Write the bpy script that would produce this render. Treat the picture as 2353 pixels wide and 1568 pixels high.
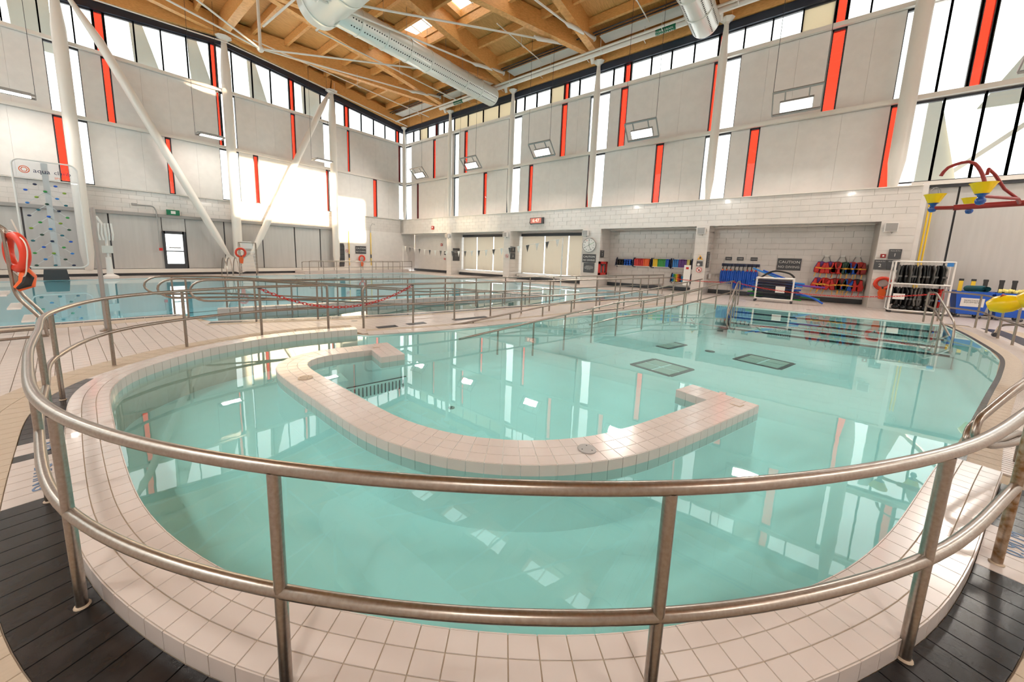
import bpy, bmesh, math, random
from mathutils import Vector, Matrix
from mathutils.geometry import tessellate_polygon
random.seed(7)
for o in list(bpy.data.objects): bpy.data.objects.remove(o)
SC = bpy.context.scene
COL = SC.collection
R = math.radians
# ---------------------------------------------------------------- camera
cam_d = bpy.data.cameras.new('camera'); CAM = bpy.data.objects.new('camera', cam_d); COL.objects.link(CAM)
YAW, PITCH, ROLL = .6929, .1412, .0284
cy_, sy_, cp_, sp_, cr_, sr_ = math.cos(YAW), math.sin(YAW), math.cos(PITCH), math.sin(PITCH), math.cos(ROLL), math.sin(ROLL)
Wm = Matrix(((sy_, -cy_, 0), (0, 0, -1), (cy_, sy_, 0)))
Pm = Matrix(((1, 0, 0), (0, cp_, -sp_), (0, sp_, cp_)))
Rm = Matrix(((cr_, -sr_, 0), (sr_, cr_, 0), (0, 0, 1)))
Mc = (Rm @ Pm @ Wm).transposed() @ Matrix(((1, 0, 0), (0, -1, 0), (0, 0, -1)))
CAM.matrix_world = Matrix.Translation((0, 0, 1.6)) @ Mc.to_4x4()
cam_d.sensor_fit = 'HORIZONTAL'; cam_d.sensor_width = 36
cam_d.lens = 824.6 / 2353 * 36
cam_d.shift_x = (1176.5 - 1128.5) / 2353
cam_d.shift_y = (704.7 - 784) / 2353
cam_d.clip_start = .03; cam_d.clip_end = 300
SC.camera = CAM
# ---------------------------------------------------------------- world, sun, exposure
SKY, LAMP, SUN = 3.2, 250.0, 34.0
w = bpy.data.worlds.new('sky'); SC.world = w; w.use_nodes = True
bg = w.node_tree.nodes['Background']; bg.inputs[0].default_value = (1, .985, .955, 1); bg.inputs[1].default_value = SKY
sd = bpy.data.lights.new('sun', 'SUN'); sd.energy = SUN; sd.color = (1, .76, .5); sd.angle = R(.6)
so = bpy.data.objects.new('sun', sd); COL.objects.link(so)
so.rotation_euler = Vector((0.0, 1, -.084)).to_track_quat('-Z', 'Y').to_euler(); so.location = (10, -40, 20)
vs = SC.view_settings
vs.view_transform = 'Standard'; vs.look = 'None'; vs.gamma = 1; vs.exposure = -0.14; vs.use_curve_mapping = False
cy = SC.cycles
cy.max_bounces = 5; cy.diffuse_bounces = 3; cy.glossy_bounces = 3; cy.transparent_max_bounces = 10; cy.transmission_bounces = 2
cy.use_adaptive_sampling = True; cy.adaptive_threshold = .12; cy.adaptive_min_samples = 12
cy.sample_clamp_indirect = 6; cy.caustics_reflective = False; cy.caustics_refractive = False
# ---------------------------------------------------------------- materials
def mat(name, col, rough=.5, metal=0, noise=0, nscale=20, bump=0, bscale=60, coat=0, spec=.5, stretch=None, col2=None, detail=3):
    m = bpy.data.materials.new(name); m.use_nodes = True
    nt = m.node_tree; b = nt.nodes['Principled BSDF']
    b.inputs['Base Color'].default_value = (*col, 1); b.inputs['Roughness'].default_value = rough
    b.inputs['Metallic'].default_value = metal; b.inputs['Specular IOR Level'].default_value = spec
    if coat: b.inputs['Coat Weight'].default_value = coat; b.inputs['Coat Roughness'].default_value = .05
    if noise or bump:
        tc = nt.nodes.new('ShaderNodeTexCoord'); mp = nt.nodes.new('ShaderNodeMapping')
        nt.links.new(tc.outputs['Object'], mp.inputs[0])
        if stretch: mp.inputs['Scale'].default_value = stretch
    if noise:
        n = nt.nodes.new('ShaderNodeTexNoise'); n.inputs['Scale'].default_value = nscale; n.inputs['Detail'].default_value = detail
        nt.links.new(mp.outputs[0], n.inputs['Vector'])
        r = nt.nodes.new('ShaderNodeValToRGB'); c2 = col2 or tuple(c * (1 - noise) for c in col)
        r.color_ramp.elements[0].position = .35; r.color_ramp.elements[1].position = .65
        r.color_ramp.elements[0].color = (*c2, 1); r.color_ramp.elements[1].color = (*col, 1)
        nt.links.new(n.outputs['Fac'], r.inputs[0]); nt.links.new(r.outputs[0], b.inputs['Base Color'])
    if bump:
        n2 = nt.nodes.new('ShaderNodeTexNoise'); n2.inputs['Scale'].default_value = bscale
        nt.links.new(mp.outputs[0], n2.inputs['Vector'])
        bp = nt.nodes.new('ShaderNodeBump'); bp.inputs['Strength'].default_value = bump; bp.inputs['Distance'].default_value = .02
        nt.links.new(n2.outputs['Fac'], bp.inputs['Height']); nt.links.new(bp.outputs[0], b.inputs['Normal'])
    return m
def emit(name, col, s):
    m = bpy.data.materials.new(name); m.use_nodes = True; nt = m.node_tree
    b = nt.nodes['Principled BSDF']; b.inputs['Base Color'].default_value = (*col, 1)
    b.inputs['Emission Color'].default_value = (*col, 1); b.inputs['Emission Strength'].default_value = s
    return m
def glass(name, tint, f0=.03, rough=.0):
    m = bpy.data.materials.new(name); m.use_nodes = True; nt = m.node_tree; nt.nodes.clear()
    out = nt.nodes.new('ShaderNodeOutputMaterial'); t = nt.nodes.new('ShaderNodeBsdfTransparent'); t.inputs[0].default_value = (*tint, 1)
    g = nt.nodes.new('ShaderNodeBsdfGlossy'); g.inputs['Roughness'].default_value = rough
    fr = nt.nodes.new('ShaderNodeLayerWeight'); fr.inputs['Blend'].default_value = .5      # Schlick, the same from both sides
    pw = nt.nodes.new('ShaderNodeMath'); pw.operation = 'POWER'; pw.inputs[1].default_value = 5
    ma = nt.nodes.new('ShaderNodeMath'); ma.operation = 'MULTIPLY_ADD'; ma.inputs[1].default_value = 1 - f0; ma.inputs[2].default_value = f0
    nt.links.new(fr.outputs['Facing'], pw.inputs[0]); nt.links.new(pw.outputs[0], ma.inputs[0])
    mx = nt.nodes.new('ShaderNodeMixShader')
    nt.links.new(ma.outputs[0], mx.inputs[0]); nt.links.new(t.outputs[0], mx.inputs[1]); nt.links.new(g.outputs[0], mx.inputs[2])
    nt.links.new(mx.outputs[0], out.inputs[0]); return m
def water(name, tint, scale):
    m = glass(name, tint, .055); nt = m.node_tree
    g = [n for n in nt.nodes if n.type == 'BSDF_GLOSSY'][0]; fr = [n for n in nt.nodes if n.type == 'LAYER_WEIGHT'][0]
    g.inputs['Color'].default_value = (1, 1, 1, 1); g.inputs['Roughness'].default_value = .015
    tc = nt.nodes.new('ShaderNodeTexCoord'); n = nt.nodes.new('ShaderNodeTexNoise'); n.inputs['Scale'].default_value = scale; n.inputs['Detail'].default_value = 2
    bp = nt.nodes.new('ShaderNodeBump'); bp.inputs['Strength'].default_value = .012; bp.inputs['Distance'].default_value = .02
    nt.links.new(tc.outputs['Object'], n.inputs['Vector']); nt.links.new(n.outputs['Fac'], bp.inputs['Height'])
    nt.links.new(bp.outputs[0], g.inputs['Normal']); nt.links.new(bp.outputs[0], fr.inputs['Normal']); return m
def translucent(name, col):
    m = bpy.data.materials.new(name); m.use_nodes = True; nt = m.node_tree; nt.nodes.clear()
    out = nt.nodes.new('ShaderNodeOutputMaterial'); t = nt.nodes.new('ShaderNodeBsdfTranslucent'); t.inputs[0].default_value = (*col, 1)
    d = nt.nodes.new('ShaderNodeBsdfDiffuse'); d.inputs[0].default_value = (*col, 1); mx = nt.nodes.new('ShaderNodeMixShader'); mx.inputs[0].default_value = .5
    nt.links.new(t.outputs[0], mx.inputs[1]); nt.links.new(d.outputs[0], mx.inputs[2]); nt.links.new(mx.outputs[0], out.inputs[0]); return m
M = {}
M['panel'] = mat('wall_panel', (.80, .755, .72), .55, noise=.05, nscale=3, bump=.05, bscale=200)
M['walltile'] = mat('glazed_wall_tile', (.74, .69, .65), .12, noise=.06, nscale=2, coat=.3)
M['grout'] = mat('grout', (.50, .41, .31), .8)
M['wgrout'] = mat('wall_grout', (.50, .46, .42), .8)
M['decktile'] = mat('deck_tile', (.62, .54, .50), .35, noise=.06, nscale=5)
M['beige'] = mat('beige_tile', (.54, .43, .32), .45, noise=.08, nscale=8, bump=.25, bscale=160, stretch=(1, 8, 1))
M['black'] = mat('black_tile', (.024, .022, .023), .26, noise=.5, nscale=9, bump=.05, bscale=300, spec=.3)
M['coping'] = mat('coping_tile', (.67, .595, .56), .2, noise=.04, nscale=4, coat=.15)
M['steel'] = mat('stainless_steel', (.37, .33, .295), .30, 1, noise=.15, nscale=70, col2=(.32, .275, .24))
M['rust'] = mat('rusted_steel', (.42, .34, .27), .38, .8, noise=.6, nscale=30, col2=(.22, .12, .05))
M['white'] = mat('white_paint', (.80, .75, .69), .35)
M['pvc'] = mat('white_plastic', (.82, .79, .76), .35)
M['dark'] = mat('dark_frame', (.045, .047, .055), .4)
M['darkblue'] = mat('eave_metal', (.035, .043, .065), .35, .3)
M['wood'] = mat('glulam', (.86, .46, .165), .42, noise=.35, nscale=6, stretch=(1, 1, 6), col2=(.70, .335, .10), detail=6)
M['deckwood'] = mat('roof_deck_wood', (.84, .46, .165), .55, noise=.25, nscale=5, stretch=(.6, 6, 1), col2=(.68, .33, .10), detail=5)
M['duct'] = mat('galvanised_duct', (.78, .78, .73), .32, .2)
M['black_hole'] = mat('black_hole', (.01, .01, .01), .8)
M['soffit'] = mat('soffit', (.72, .70, .66), .6)
M['curtain'] = mat('grey_shade_fabric', (.56, .54, .52), .7, noise=.06, nscale=2, stretch=(4, 4, .3), bump=.3, bscale=1.6)
M['grate'] = mat('drain_grate', (.50, .52, .45), .5); M['metalgrey'] = mat('grey_metal', (.35, .34, .33), .45, .5)
M['pool'] = mat('pool_tile', (.90, .92, .90), .4, noise=.05, nscale=1.5)
M['signgrey'] = mat('sign_grey', (.07, .07, .075), .5)
M['signtext'] = mat('sign_text', (.75, .73, .70), .5)
for k, c in dict(red=(.62, .02, .015), ring=(.72, .05, .02), orange=(.85, .13, .02), blue=(.01, .10, .55), navy=(.012, .02, .07), yellow=(.90, .58, .02), green=(.03, .30, .05), purple=(.16, .04, .28), teal=(.02, .14, .18), dgreen=(.015, .06, .035), maroon=(.30, .02, .018), cyan=(.03, .22, .62), pink=(.75, .25, .2), lemon=(.85, .72, .22), blackf=(.012, .012, .013), greyf=(.12, .115, .11), lime=(.25, .38, .03), rope=(.75, .70, .65), amber=(.85, .42, .03), bluel=(.13, .22, .38), signgreen=(.0, .16, .07)).items():
    M[k] = mat(k, c, .45)
M['buckety'] = mat('yellow_plastic', (.95, .62, .0), .25); M['bucketb'] = mat('blue_plastic', (.005, .07, .32), .2, coat=.4)
M['clear'] = glass('clear_glass', (.95, .98, .98)); M['redglass'] = glass('red_glass', (.93, .19, .13))
M['netting'] = glass('black_netting', (.66, .67, .70)); M['acrylic'] = glass('acrylic_sheet', (.93, .95, .97))
M['backlit'] = translucent('backlit_shade_fabric', (.46, .385, .30)); M['frost'] = translucent('frosted_blind', (.80, .74, .60))
M['water'] = water('teal_water', (.60, .925, .93), 5); M['bluewater'] = water('blue_water', (.46, .84, .95), 4)
M['lens'] = emit('lamp_lens', (1, .98, .94), 14)
M['led'] = emit('led_digits', (1, .45, .35), 2.5)
M['clockface'] = mat('clock_face', (.82, .80, .77), .4)
M['screen'] = translucent('exterior_screen', (.62, .62, .58))
rb = mat('rainbow_foam', (1, 1, 1), .5); nt = rb.node_tree
tc = nt.nodes.new('ShaderNodeTexCoord'); sx = nt.nodes.new('ShaderNodeSeparateXYZ'); rp = nt.nodes.new('ShaderNodeValToRGB')
cr = rp.color_ramp; cr.interpolation = 'CONSTANT'
for i, c in enumerate([(.25, .03, .03), (.75, .15, .05), (.9, .6, .03), (.3, .5, .05), (.03, .3, .1), (.03, .25, .7)]):
    e = cr.elements[i] if i < 2 else cr.elements.new(i / 6); e.position = i / 6; e.color = (*c, 1)
nt.links.new(tc.outputs['Generated'], sx.inputs[0]); nt.links.new(sx.outputs[1], rp.inputs[0]); nt.links.new(rp.outputs[0], nt.nodes['Principled BSDF'].inputs['Base Color']); M['rainbow'] = rb
# ---------------------------------------------------------------- helpers
class MB:
    def __init__(s): s.v = []; s.f = []
    def add(s, v, f):
        n = len(s.v); s.v += [tuple(p) for p in v]; s.f += [tuple(i + n for i in q) for q in f]; return s
    def box(s, x0, x1, y0, y1, z0, z1):
        return s.add([(x0, y0, z0), (x1, y0, z0), (x1, y1, z0), (x0, y1, z0), (x0, y0, z1), (x1, y0, z1), (x1, y1, z1), (x0, y1, z1)],
                     [(3, 2, 1, 0), (4, 5, 6, 7), (0, 1, 5, 4), (1, 2, 6, 5), (2, 3, 7, 6), (3, 0, 4, 7)])
    def bar(s, a, b, wd, ht, up=(0, 0, 1)):            # rectangular bar from a to b, a/b at centre
        a = Vector(a); b = Vector(b); d = (b - a).normalized(); u = Vector(up); sd_ = d.cross(u).normalized(); u = sd_.cross(d).normalized()
        v = []
        for p in (a, b):
            for q in ((-1, -1), (1, -1), (1, 1), (-1, 1)): v.append(p + sd_ * q[0] * wd / 2 + u * q[1] * ht / 2)
        return s.add(v, [(0, 1, 2, 3), (7, 6, 5, 4), (4, 5, 1, 0), (5, 6, 2, 1), (6, 7, 3, 2), (7, 4, 0, 3)])
    def tube(s, pts, r, n=10, closed=False, caps=True):
        pts = [Vector(p) for p in pts]; k = len(pts); v = []; f = []
        rr = r if isinstance(r, (list, tuple)) else [r] * k
        def tan(i):
            if closed: return (pts[(i + 1) % k] - pts[i - 1]).normalized()
            return (pts[min(i + 1, k - 1)] - pts[max(i - 1, 0)]).normalized()
        t = tan(0); u = t.orthogonal().normalized()
        if abs(t.z) < .95: u = (Vector((0, 0, 1)) - t * t.z).normalized()
        for i in range(k):
            t2 = tan(i); u = (u - t2 * u.dot(t2)); u = u.normalized() if u.length > 1e-6 else t2.orthogonal().normalized(); b = t2.cross(u)
            for j in range(n):
                a = 2 * math.pi * j / n; v.append(pts[i] + (u * math.cos(a) + b * math.sin(a)) * rr[i])
        for i in range(k if closed else k - 1):
            for j in range(n):
                a = i * n + j; b_ = i * n + (j + 1) % n; c = ((i + 1) % k) * n + (j + 1) % n; d = ((i + 1) % k) * n + j; f.append((a, b_, c, d))
        if caps and not closed: f.append(tuple(range(n - 1, -1, -1))); f.append(tuple((k - 1) * n + j for j in range(n)))
        return s.add(v, f)
    def lathe(s, prof, c=(0, 0, 0), n=20, axis=(0, 0, 1)):   # prof [(r, h)]
        ax = Vector(axis).normalized(); u = ax.orthogonal().normalized(); b = ax.cross(u); c = Vector(c); v = []; f = []
        for r, h in prof:
            for j in range(n):
                a = 2 * math.pi * j / n; v.append(c + ax * h + (u * math.cos(a) + b * math.sin(a)) * r)
        for i in range(len(prof) - 1):
            for j in range(n): f.append((i * n + j, i * n + (j + 1) % n, (i + 1) * n + (j + 1) % n, (i + 1) * n + j))
        f.append(tuple(range(n - 1, -1, -1))); f.append(tuple((len(prof) - 1) * n + j for j in range(n)))
        return s.add(v, f)
    def prism(s, poly, z0, z1):
        n = len(poly); v = [(x, y, z0) for x, y in poly] + [(x, y, z1) for x, y in poly]
        return s.add(v, [tuple(range(n - 1, -1, -1)), tuple(range(n, 2 * n))] + [(i, (i + 1) % n, n + (i + 1) % n, n + i) for i in range(n)])
    def sphere(s, c, rx, ry=None, rz=None, n=14, m=9):
        ry = ry or rx; rz = rz or rx; v = []; f = []
        for i in range(m + 1):
            th = math.pi * i / m
            for j in range(n):
                a = 2 * math.pi * j / n; v.append((c[0] + rx * math.sin(th) * math.cos(a), c[1] + ry * math.sin(th) * math.sin(a), c[2] + rz * math.cos(th)))
        for i in range(m):
            for j in range(n): f.append((i * n + j, (i + 1) * n + j, (i + 1) * n + (j + 1) % n, i * n + (j + 1) % n))
        return s.add(v, f)
    def xf(s, mtx): s.v = [tuple(mtx @ Vector(p)) for p in s.v]; return s
    def mesh(s, name, m, smooth=False):
        me = bpy.data.meshes.new(name); me.from_pydata(s.v, [], s.f)
        if m: me.materials.append(M[m] if isinstance(m, str) else m)
        if smooth:
            me.polygons.foreach_set('use_smooth', [True] * len(me.polygons))
        me.update(); return me
    def build(s, name, m, parent=None, smooth=False):
        me = s.mesh(name, m, smooth)
        if smooth:
            try: me.set_sharp_from_angle(angle=R(40))
            except Exception: pass
        return link(name, me, parent)
def link(name, me, parent=None):
    o = bpy.data.objects.new(name, me); COL.objects.link(o)
    if parent is not None: o.parent = parent; 
    return o
def tag(o, label=None, cat=None, group=None, kind=None):
    if label: o['label'] = label
    if cat: o['category'] = cat
    if group: o['group'] = group
    if kind: o['kind'] = kind
    return o
def thing(name, label, cat, loc=(0, 0, 0), rz=0, group=None, kind=None):
    o = bpy.data.objects.new(name, None); COL.objects.link(o); o.location = loc; o.rotation_euler = (0, 0, rz); o.empty_display_size = .1
    return tag(o, label, cat, group, kind)
def struct(o): o['kind'] = 'structure'; return o
def sroot(name):
    o = bpy.data.objects.new(name, None); COL.objects.link(o); return struct(o)
def copy_tree(o, parent=None):
    c = o.copy(); COL.objects.link(c)
    if parent is not None: c.parent = parent
    for ch in list(o.children): copy_tree(ch, c)
    return c
def crom(P, step=.05, closed=False):                       # Catmull-Rom resampled at an even step
    P = [Vector(p) for p in P]; out = []; n = len(P)
    for i in range(n if closed else n - 1):
        if closed: p0, p1, p2, p3 = P[i - 1], P[i], P[(i + 1) % n], P[(i + 2) % n]
        else: p0 = P[max(i - 1, 0)]; p1 = P[i]; p2 = P[i + 1]; p3 = P[min(i + 2, n - 1)]
        for k in range(16):
            t = k / 16; out.append(.5 * ((2 * p1) + (p2 - p0) * t + (2 * p0 - 5 * p1 + 4 * p2 - p3) * t * t + (3 * p1 - p0 - 3 * p2 + p3) * t ** 3))
    if not closed: out.append(P[-1])
    L = [0]
    for a, b in zip(out, out[1:]): L.append(L[-1] + (b - a).length)
    m = max(2, round(L[-1] / step)); res = []; j = 0
    for i in range(m + 1):
        d = L[-1] * i / m
        while j < len(L) - 2 and L[j + 1] < d: j += 1
        t = (d - L[j]) / max(1e-9, L[j + 1] - L[j]); res.append(out[j].lerp(out[j + 1], min(1, t)))
    return res
def smooth(P, it=3):
    P = [p.copy() for p in P]
    for _ in range(it):
        P = [P[0]] + [(P[i - 1] + P[i] * 2 + P[i + 1]) / 4 for i in range(1, len(P) - 1)] + [P[-1]]
    return P
def normals2(P):
    N = []
    for i in range(len(P)):
        t = P[min(i + 1, len(P) - 1)] - P[max(i - 1, 0)]; t.normalize(); N.append(Vector((t.y, -t.x)))
    return N
def fillet(pts, r, n=6):
    pts = [Vector(p) for p in pts]; out = [pts[0]]
    for i in range(1, len(pts) - 1):
        a, b, c = pts[i - 1], pts[i], pts[i + 1]; d1 = (a - b); d2 = (c - b); rr = min(r, d1.length * .45, d2.length * .45)
        p = b + d1.normalized() * rr; q = b + d2.normalized() * rr
        for k in range(n + 1):
            t = k / n; out.append(p * (1 - t) ** 2 + b * 2 * t * (1 - t) + q * t * t)
    out.append(pts[-1]); return out
def inside(p, poly):
    x, y = p; c = False; n = len(poly)
    for i in range(n):
        x1, y1 = poly[i][:2]; x2, y2 = poly[i - 1][:2]
        if (y1 > y) != (y2 > y) and x < (x2 - x1) * (y - y1) / (y2 - y1) + x1: c = not c
    return c
def poly_mesh(loops, z):
    L = [[Vector((p[0], p[1], 0)) for p in l] for l in loops]; tri = tessellate_polygon(L); V = [v for l in L for v in l]; b = MB()
    f = []
    for t in tri:
        a, c, d = (V[i] for i in t)
        f.append(t if (c - a).cross(d - a).z > 0 else t[::-1])
    b.add([(v.x, v.y, z) for v in V], f); return b
# text meshes, all converted in one go
TXT = {}
def texts(items):
    tmp = []
    for key, s, size in items:
        cu = bpy.data.curves.new('t', 'FONT'); cu.body = s; cu.size = size; cu.align_x = 'CENTER'; cu.align_y = 'CENTER'; cu.extrude = .0015; cu.resolution_u = 2
        o = bpy.data.objects.new('t', cu); COL.objects.link(o); tmp.append((key, o, cu))
    bpy.context.view_layer.update(); dg = bpy.context.evaluated_depsgraph_get()
    for key, o, cu in tmp:
        TXT[key] = bpy.data.meshes.new_from_object(o.evaluated_get(dg)); TXT[key].name = 'lettering'
    for key, o, cu in tmp: bpy.data.objects.remove(o); bpy.data.curves.remove(cu)
texts([('caution', 'CAUTION', .2), ('nodiving', 'NO DIVING', .18), ('small', 'SMALL', .075), ('large', 'LARGE', .075), ('medium', 'MEDIUM', .07),
       ('pt', 'Parent & Tot', .055), ('1', '1', .2), ('2', '2', .2), ('3', '3', .2), ('swim', 'Swimmer', .05), ('emer', 'THE EMERGENCY\nTELEPHONE IS LOCATED\nON THE NORTH SIDE OF\nTHE POOL, INSIDE THE\nHOT TUB.', .058),
       ('647', '6:47', .3), ('clock', '', .1), ('res', 'RESISTANCE\nEQUIPMENT', .085), ('dumb', 'DUMBBELLS', .085), ('aqua', 'aqua', .26), ('climb', 'climb', .26), ('sport', 'SPORT', .12),
       ('fnod', 'NO', .12), ('fdiv', 'DIVING', .12), ('f09', '0.90 M', .12), ('storm', 'STORM DRAIN  >\nSTORM DRAIN  >', .13), ('exit', 'EXIT', .1), ('rules', 'POOL RULES\n- - - - - - -\n- - - - - -\n- - - - - - -\n- - - - -', .07)]
      + [('c%d' % i, str(i * 5), .09) for i in range(1, 13)])
def frame_m(pos, face):                                     # local x right, y up, z out of the wall
    if face == '-x': r = Matrix(((0, 0, -1), (-1, 0, 0), (0, 1, 0)))
    elif face == '-y': r = Matrix(((1, 0, 0), (0, 0, -1), (0, 1, 0)))
    elif face == 'floor_l': r = Matrix(((0, 1, 0), (-1, 0, 0), (0, 0, 1)))
    else: r = face
    return Matrix.Translation(pos) @ r.to_4x4()
def put_text(key, pos, face, m, parent, name='lettering', sc=1):
    me = TXT[key].copy(); me.materials.clear(); me.materials.append(M[m]); o = link(name, me, parent)
    o.matrix_world = frame_m(pos, face) @ Matrix.Scale(sc, 4)
    if parent is not None: o.matrix_parent_inverse = parent.matrix_world.inverted()
    return o
def place(b, pos, face): return b.xf(frame_m(pos, face))
def sign(name, label, pos, face, wd, ht, lines, m='signgrey', tm='signtext', group=None, cat='sign'):
    o = place(MB().box(-wd / 2, wd / 2, -ht / 2, ht / 2, 0, .018), pos, face).build(name, m); tag(o, label, cat, group)
    f = frame_m(pos, face)
    for key, dx, dy, sc in lines: put_text(key, f @ Vector((dx, dy, .0195)), face, tm, o, sc=sc)
    return o
# ================================================================= plan
K = 1.027
CI_PTS = [(4.40, -1.10), (4.0, -.965), (3.46, -.79), (2.89, -.60), (2.4, -.40), (2.05, -.205), (1.75, -.01), (1.44, .23), (1.19, .47), (1.02, .67), (.83, .93), (.59, 1.32), (.42, 1.68), (.30, 2.05), (.22, 2.40), (.17, 2.88), (.165, 3.71), (.18, 4.45), (.20, 5.0), (.27, 5.42), (.46, 5.83), (.87, 6.2), (1.3, 6.45), (2.0, 6.6), (2.6, 6.56), (3.14, 6.41), (3.55, 6.26)]
CI = smooth(crom([(x * K, y * K) for x, y in CI_PTS], .118), 2)      # inner coping edge, from right end, round the near end, to far end
CN = [-n for n in normals2(CI)]                                      # outwards
CN = [n if True else n for n in CN]
if (CI[60] + CN[60] - Vector((2.3, 3))).length < (CI[60] - Vector((2.3, 3))).length: CN = [-n for n in CN]
ZC, ZW, ZP = .09, -.03, .06
def off(d): return [p + n * d for p, n in zip(CI, CN)]
TEDGE = [(3.75, 6.20), (5.36, 5.50), (8.64, 4.58), (11.77, 3.85), (16.05, 2.72)]           # leisure pool along the walkway
TRIGHT = [(16.05, -3.5), (14.8, -3.47), (13.66, -3.4), (11.9, -3.24), (10.74, -3.05), (9.05, -2.57), (7.72, -2.15), (5.9, -1.58)]
POOL_T = [tuple(p) for p in CI] + TEDGE + TRIGHT
POOL_L = [(-5.2, 11.9), (1.75, 11.15), (2.05, 9.65), (2.95, 9.2), (5.5, 7.98), (9.7, 6.72), (18.2, 4.45), (18.2, 24.8), (-5.2, 24.8)]
X0, X1, Y0, Y1 = -6.0, 20.0, -12.0, 27.2
XA = 21.5                                                              # back of the alcoves
# ---- floor (setting) with its tiles
FLOOR = struct(poly_mesh([[(X0, Y0), (XA, Y0), (XA, Y1), (X0, Y1)], POOL_T, POOL_L], -.012).build('floor', 'grout'))
def ring_cells(d0, d1, name, mt, parent, z0, z1, i0=0, i1=None, gap=.004, skip=1, sel=None, lift=0):
    a, b = off(d0 + gap / 2), off(d1 - gap / 2); out = []
    i1 = len(CI) - 1 if i1 is None else i1; i = i0
    while i + skip <= i1:
        k = i + skip
        if sel is None or sel(i):
            g_ = gap / 2 / ((CI[k] - CI[i]).length)
            q = [a[i].lerp(a[k], g_), a[i].lerp(a[k], 1 - g_), b[i].lerp(b[k], 1 - g_), b[i].lerp(b[k], g_)]
            c = sum(q, Vector((0, 0))) / 4; t = [c + (p - c) * .985 for p in q]
            v = [(p.x, p.y, z0) for p in q] + [(p.x, p.y, z1 - .003) for p in q] + [(p.x, p.y, z1) for p in t]
            f = [(0, 1, 5, 4), (1, 2, 6, 5), (2, 3, 7, 6), (3, 0, 4, 7), (4, 5, 9, 8), (5, 6, 10, 9), (6, 7, 11, 10), (7, 4, 8, 11), (8, 9, 10, 11)]
            m = MB(); m.add(v, f)
            bm_fix(m); out.append((c, m))
        i = k
    return out
def bm_fix(m):                                             # make the top face look up
    n = len(m.v) - 4; a, b, c = (Vector(m.v[n + i]) for i in range(3))
    if (b - a).cross(c - a).z < 0: m.f = [q[::-1] for q in m.f]
def emit_cells(cells, name, mt, parent, limit=300, stuff=None):
    cells.sort(key=lambda c: c[0].length)
    rest = MB()
    for i, (c, m) in enumerate(cells):
        if i < limit: m.build(name, mt, parent)
        else: rest.add(m.v, m.f)
    if rest.v: tag(rest.build(stuff or name + '_field', mt, parent), kind='stuff')
S0 = [0]
for a, b in zip(CI, CI[1:]): S0.append(S0[-1] + (b - a).length)
def seg_of(i):
    y, x = CI[i].y, CI[i].x
    if 3.42 < y < 4.14 and x < 1: return 'white'
    if 4.24 < y < 4.5 and x < 1: return 'white'
    if 3.25 < x < 3.75 and y < 0: return 'white'
    return 'black'
ring_base = MB()
for d0, d1, z in ((.27, .98, -.006),):
    a, b = off(d0), off(d1)
    for i in range(len(a) - 1): ring_base.add([(a[i].x, a[i].y, z), (a[i + 1].x, a[i + 1].y, z), (b[i + 1].x, b[i + 1].y, z), (b[i].x, b[i].y, z)], [(0, 1, 2, 3)])
ring_base.build('grout_bed', 'grout', FLOOR)
NB = len(CI) - 30
isr = lambda i: CI[i].x > 1.25 and CI[i].y < 1
emit_cells(ring_cells(.275, .53, '', '', 0, -.006, .002, 0, NB, sel=lambda i: seg_of(i) == 'black' and not isr(i)) + ring_cells(.275, .475, '', '', 0, -.006, .002, 0, NB, sel=lambda i: seg_of(i) == 'black' and isr(i)), 'black_tile', 'black', FLOOR)
emit_cells(ring_cells(.275, .53, '', '', 0, -.006, .002, 0, NB, sel=lambda i: seg_of(i) == 'white' and not isr(i)) + ring_cells(.275, .475, '', '', 0, -.006, .002, 0, NB, sel=lambda i: seg_of(i) == 'white' and isr(i)), 'marker_tile', 'decktile', FLOOR)
emit_cells(ring_cells(.275, .53, '', '', 0, -.006, .002, NB, len(CI) - 1), 'edge_tile', 'decktile', FLOOR)
emit_cells(ring_cells(.53, .75, '', '', 0, -.006, .002, sel=lambda i: not isr(i)) + ring_cells(.475, .75, '', '', 0, -.006, .002, sel=isr) + ring_cells(.75, .97, '', '', 0, -.006, .002), 'beige_tile', 'beige', FLOOR)
put_text('fdiv', (-.19 - .02, 3.80, .004), 'floor_l', 'bluel', FLOOR, 'floor_lettering')
put_text('fnod', (-.19 - .02, 4.37, .004), 'floor_l', 'bluel', FLOOR, 'floor_lettering')
_a = Vector((.94, -.33)); put_text('f09', (3.47, -1.19, .004), Matrix(((_a.x, -_a.y, 0), (_a.y, _a.x, 0), (0, 0, 1))), 'bluel', FLOOR, 'floor_lettering')
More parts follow.
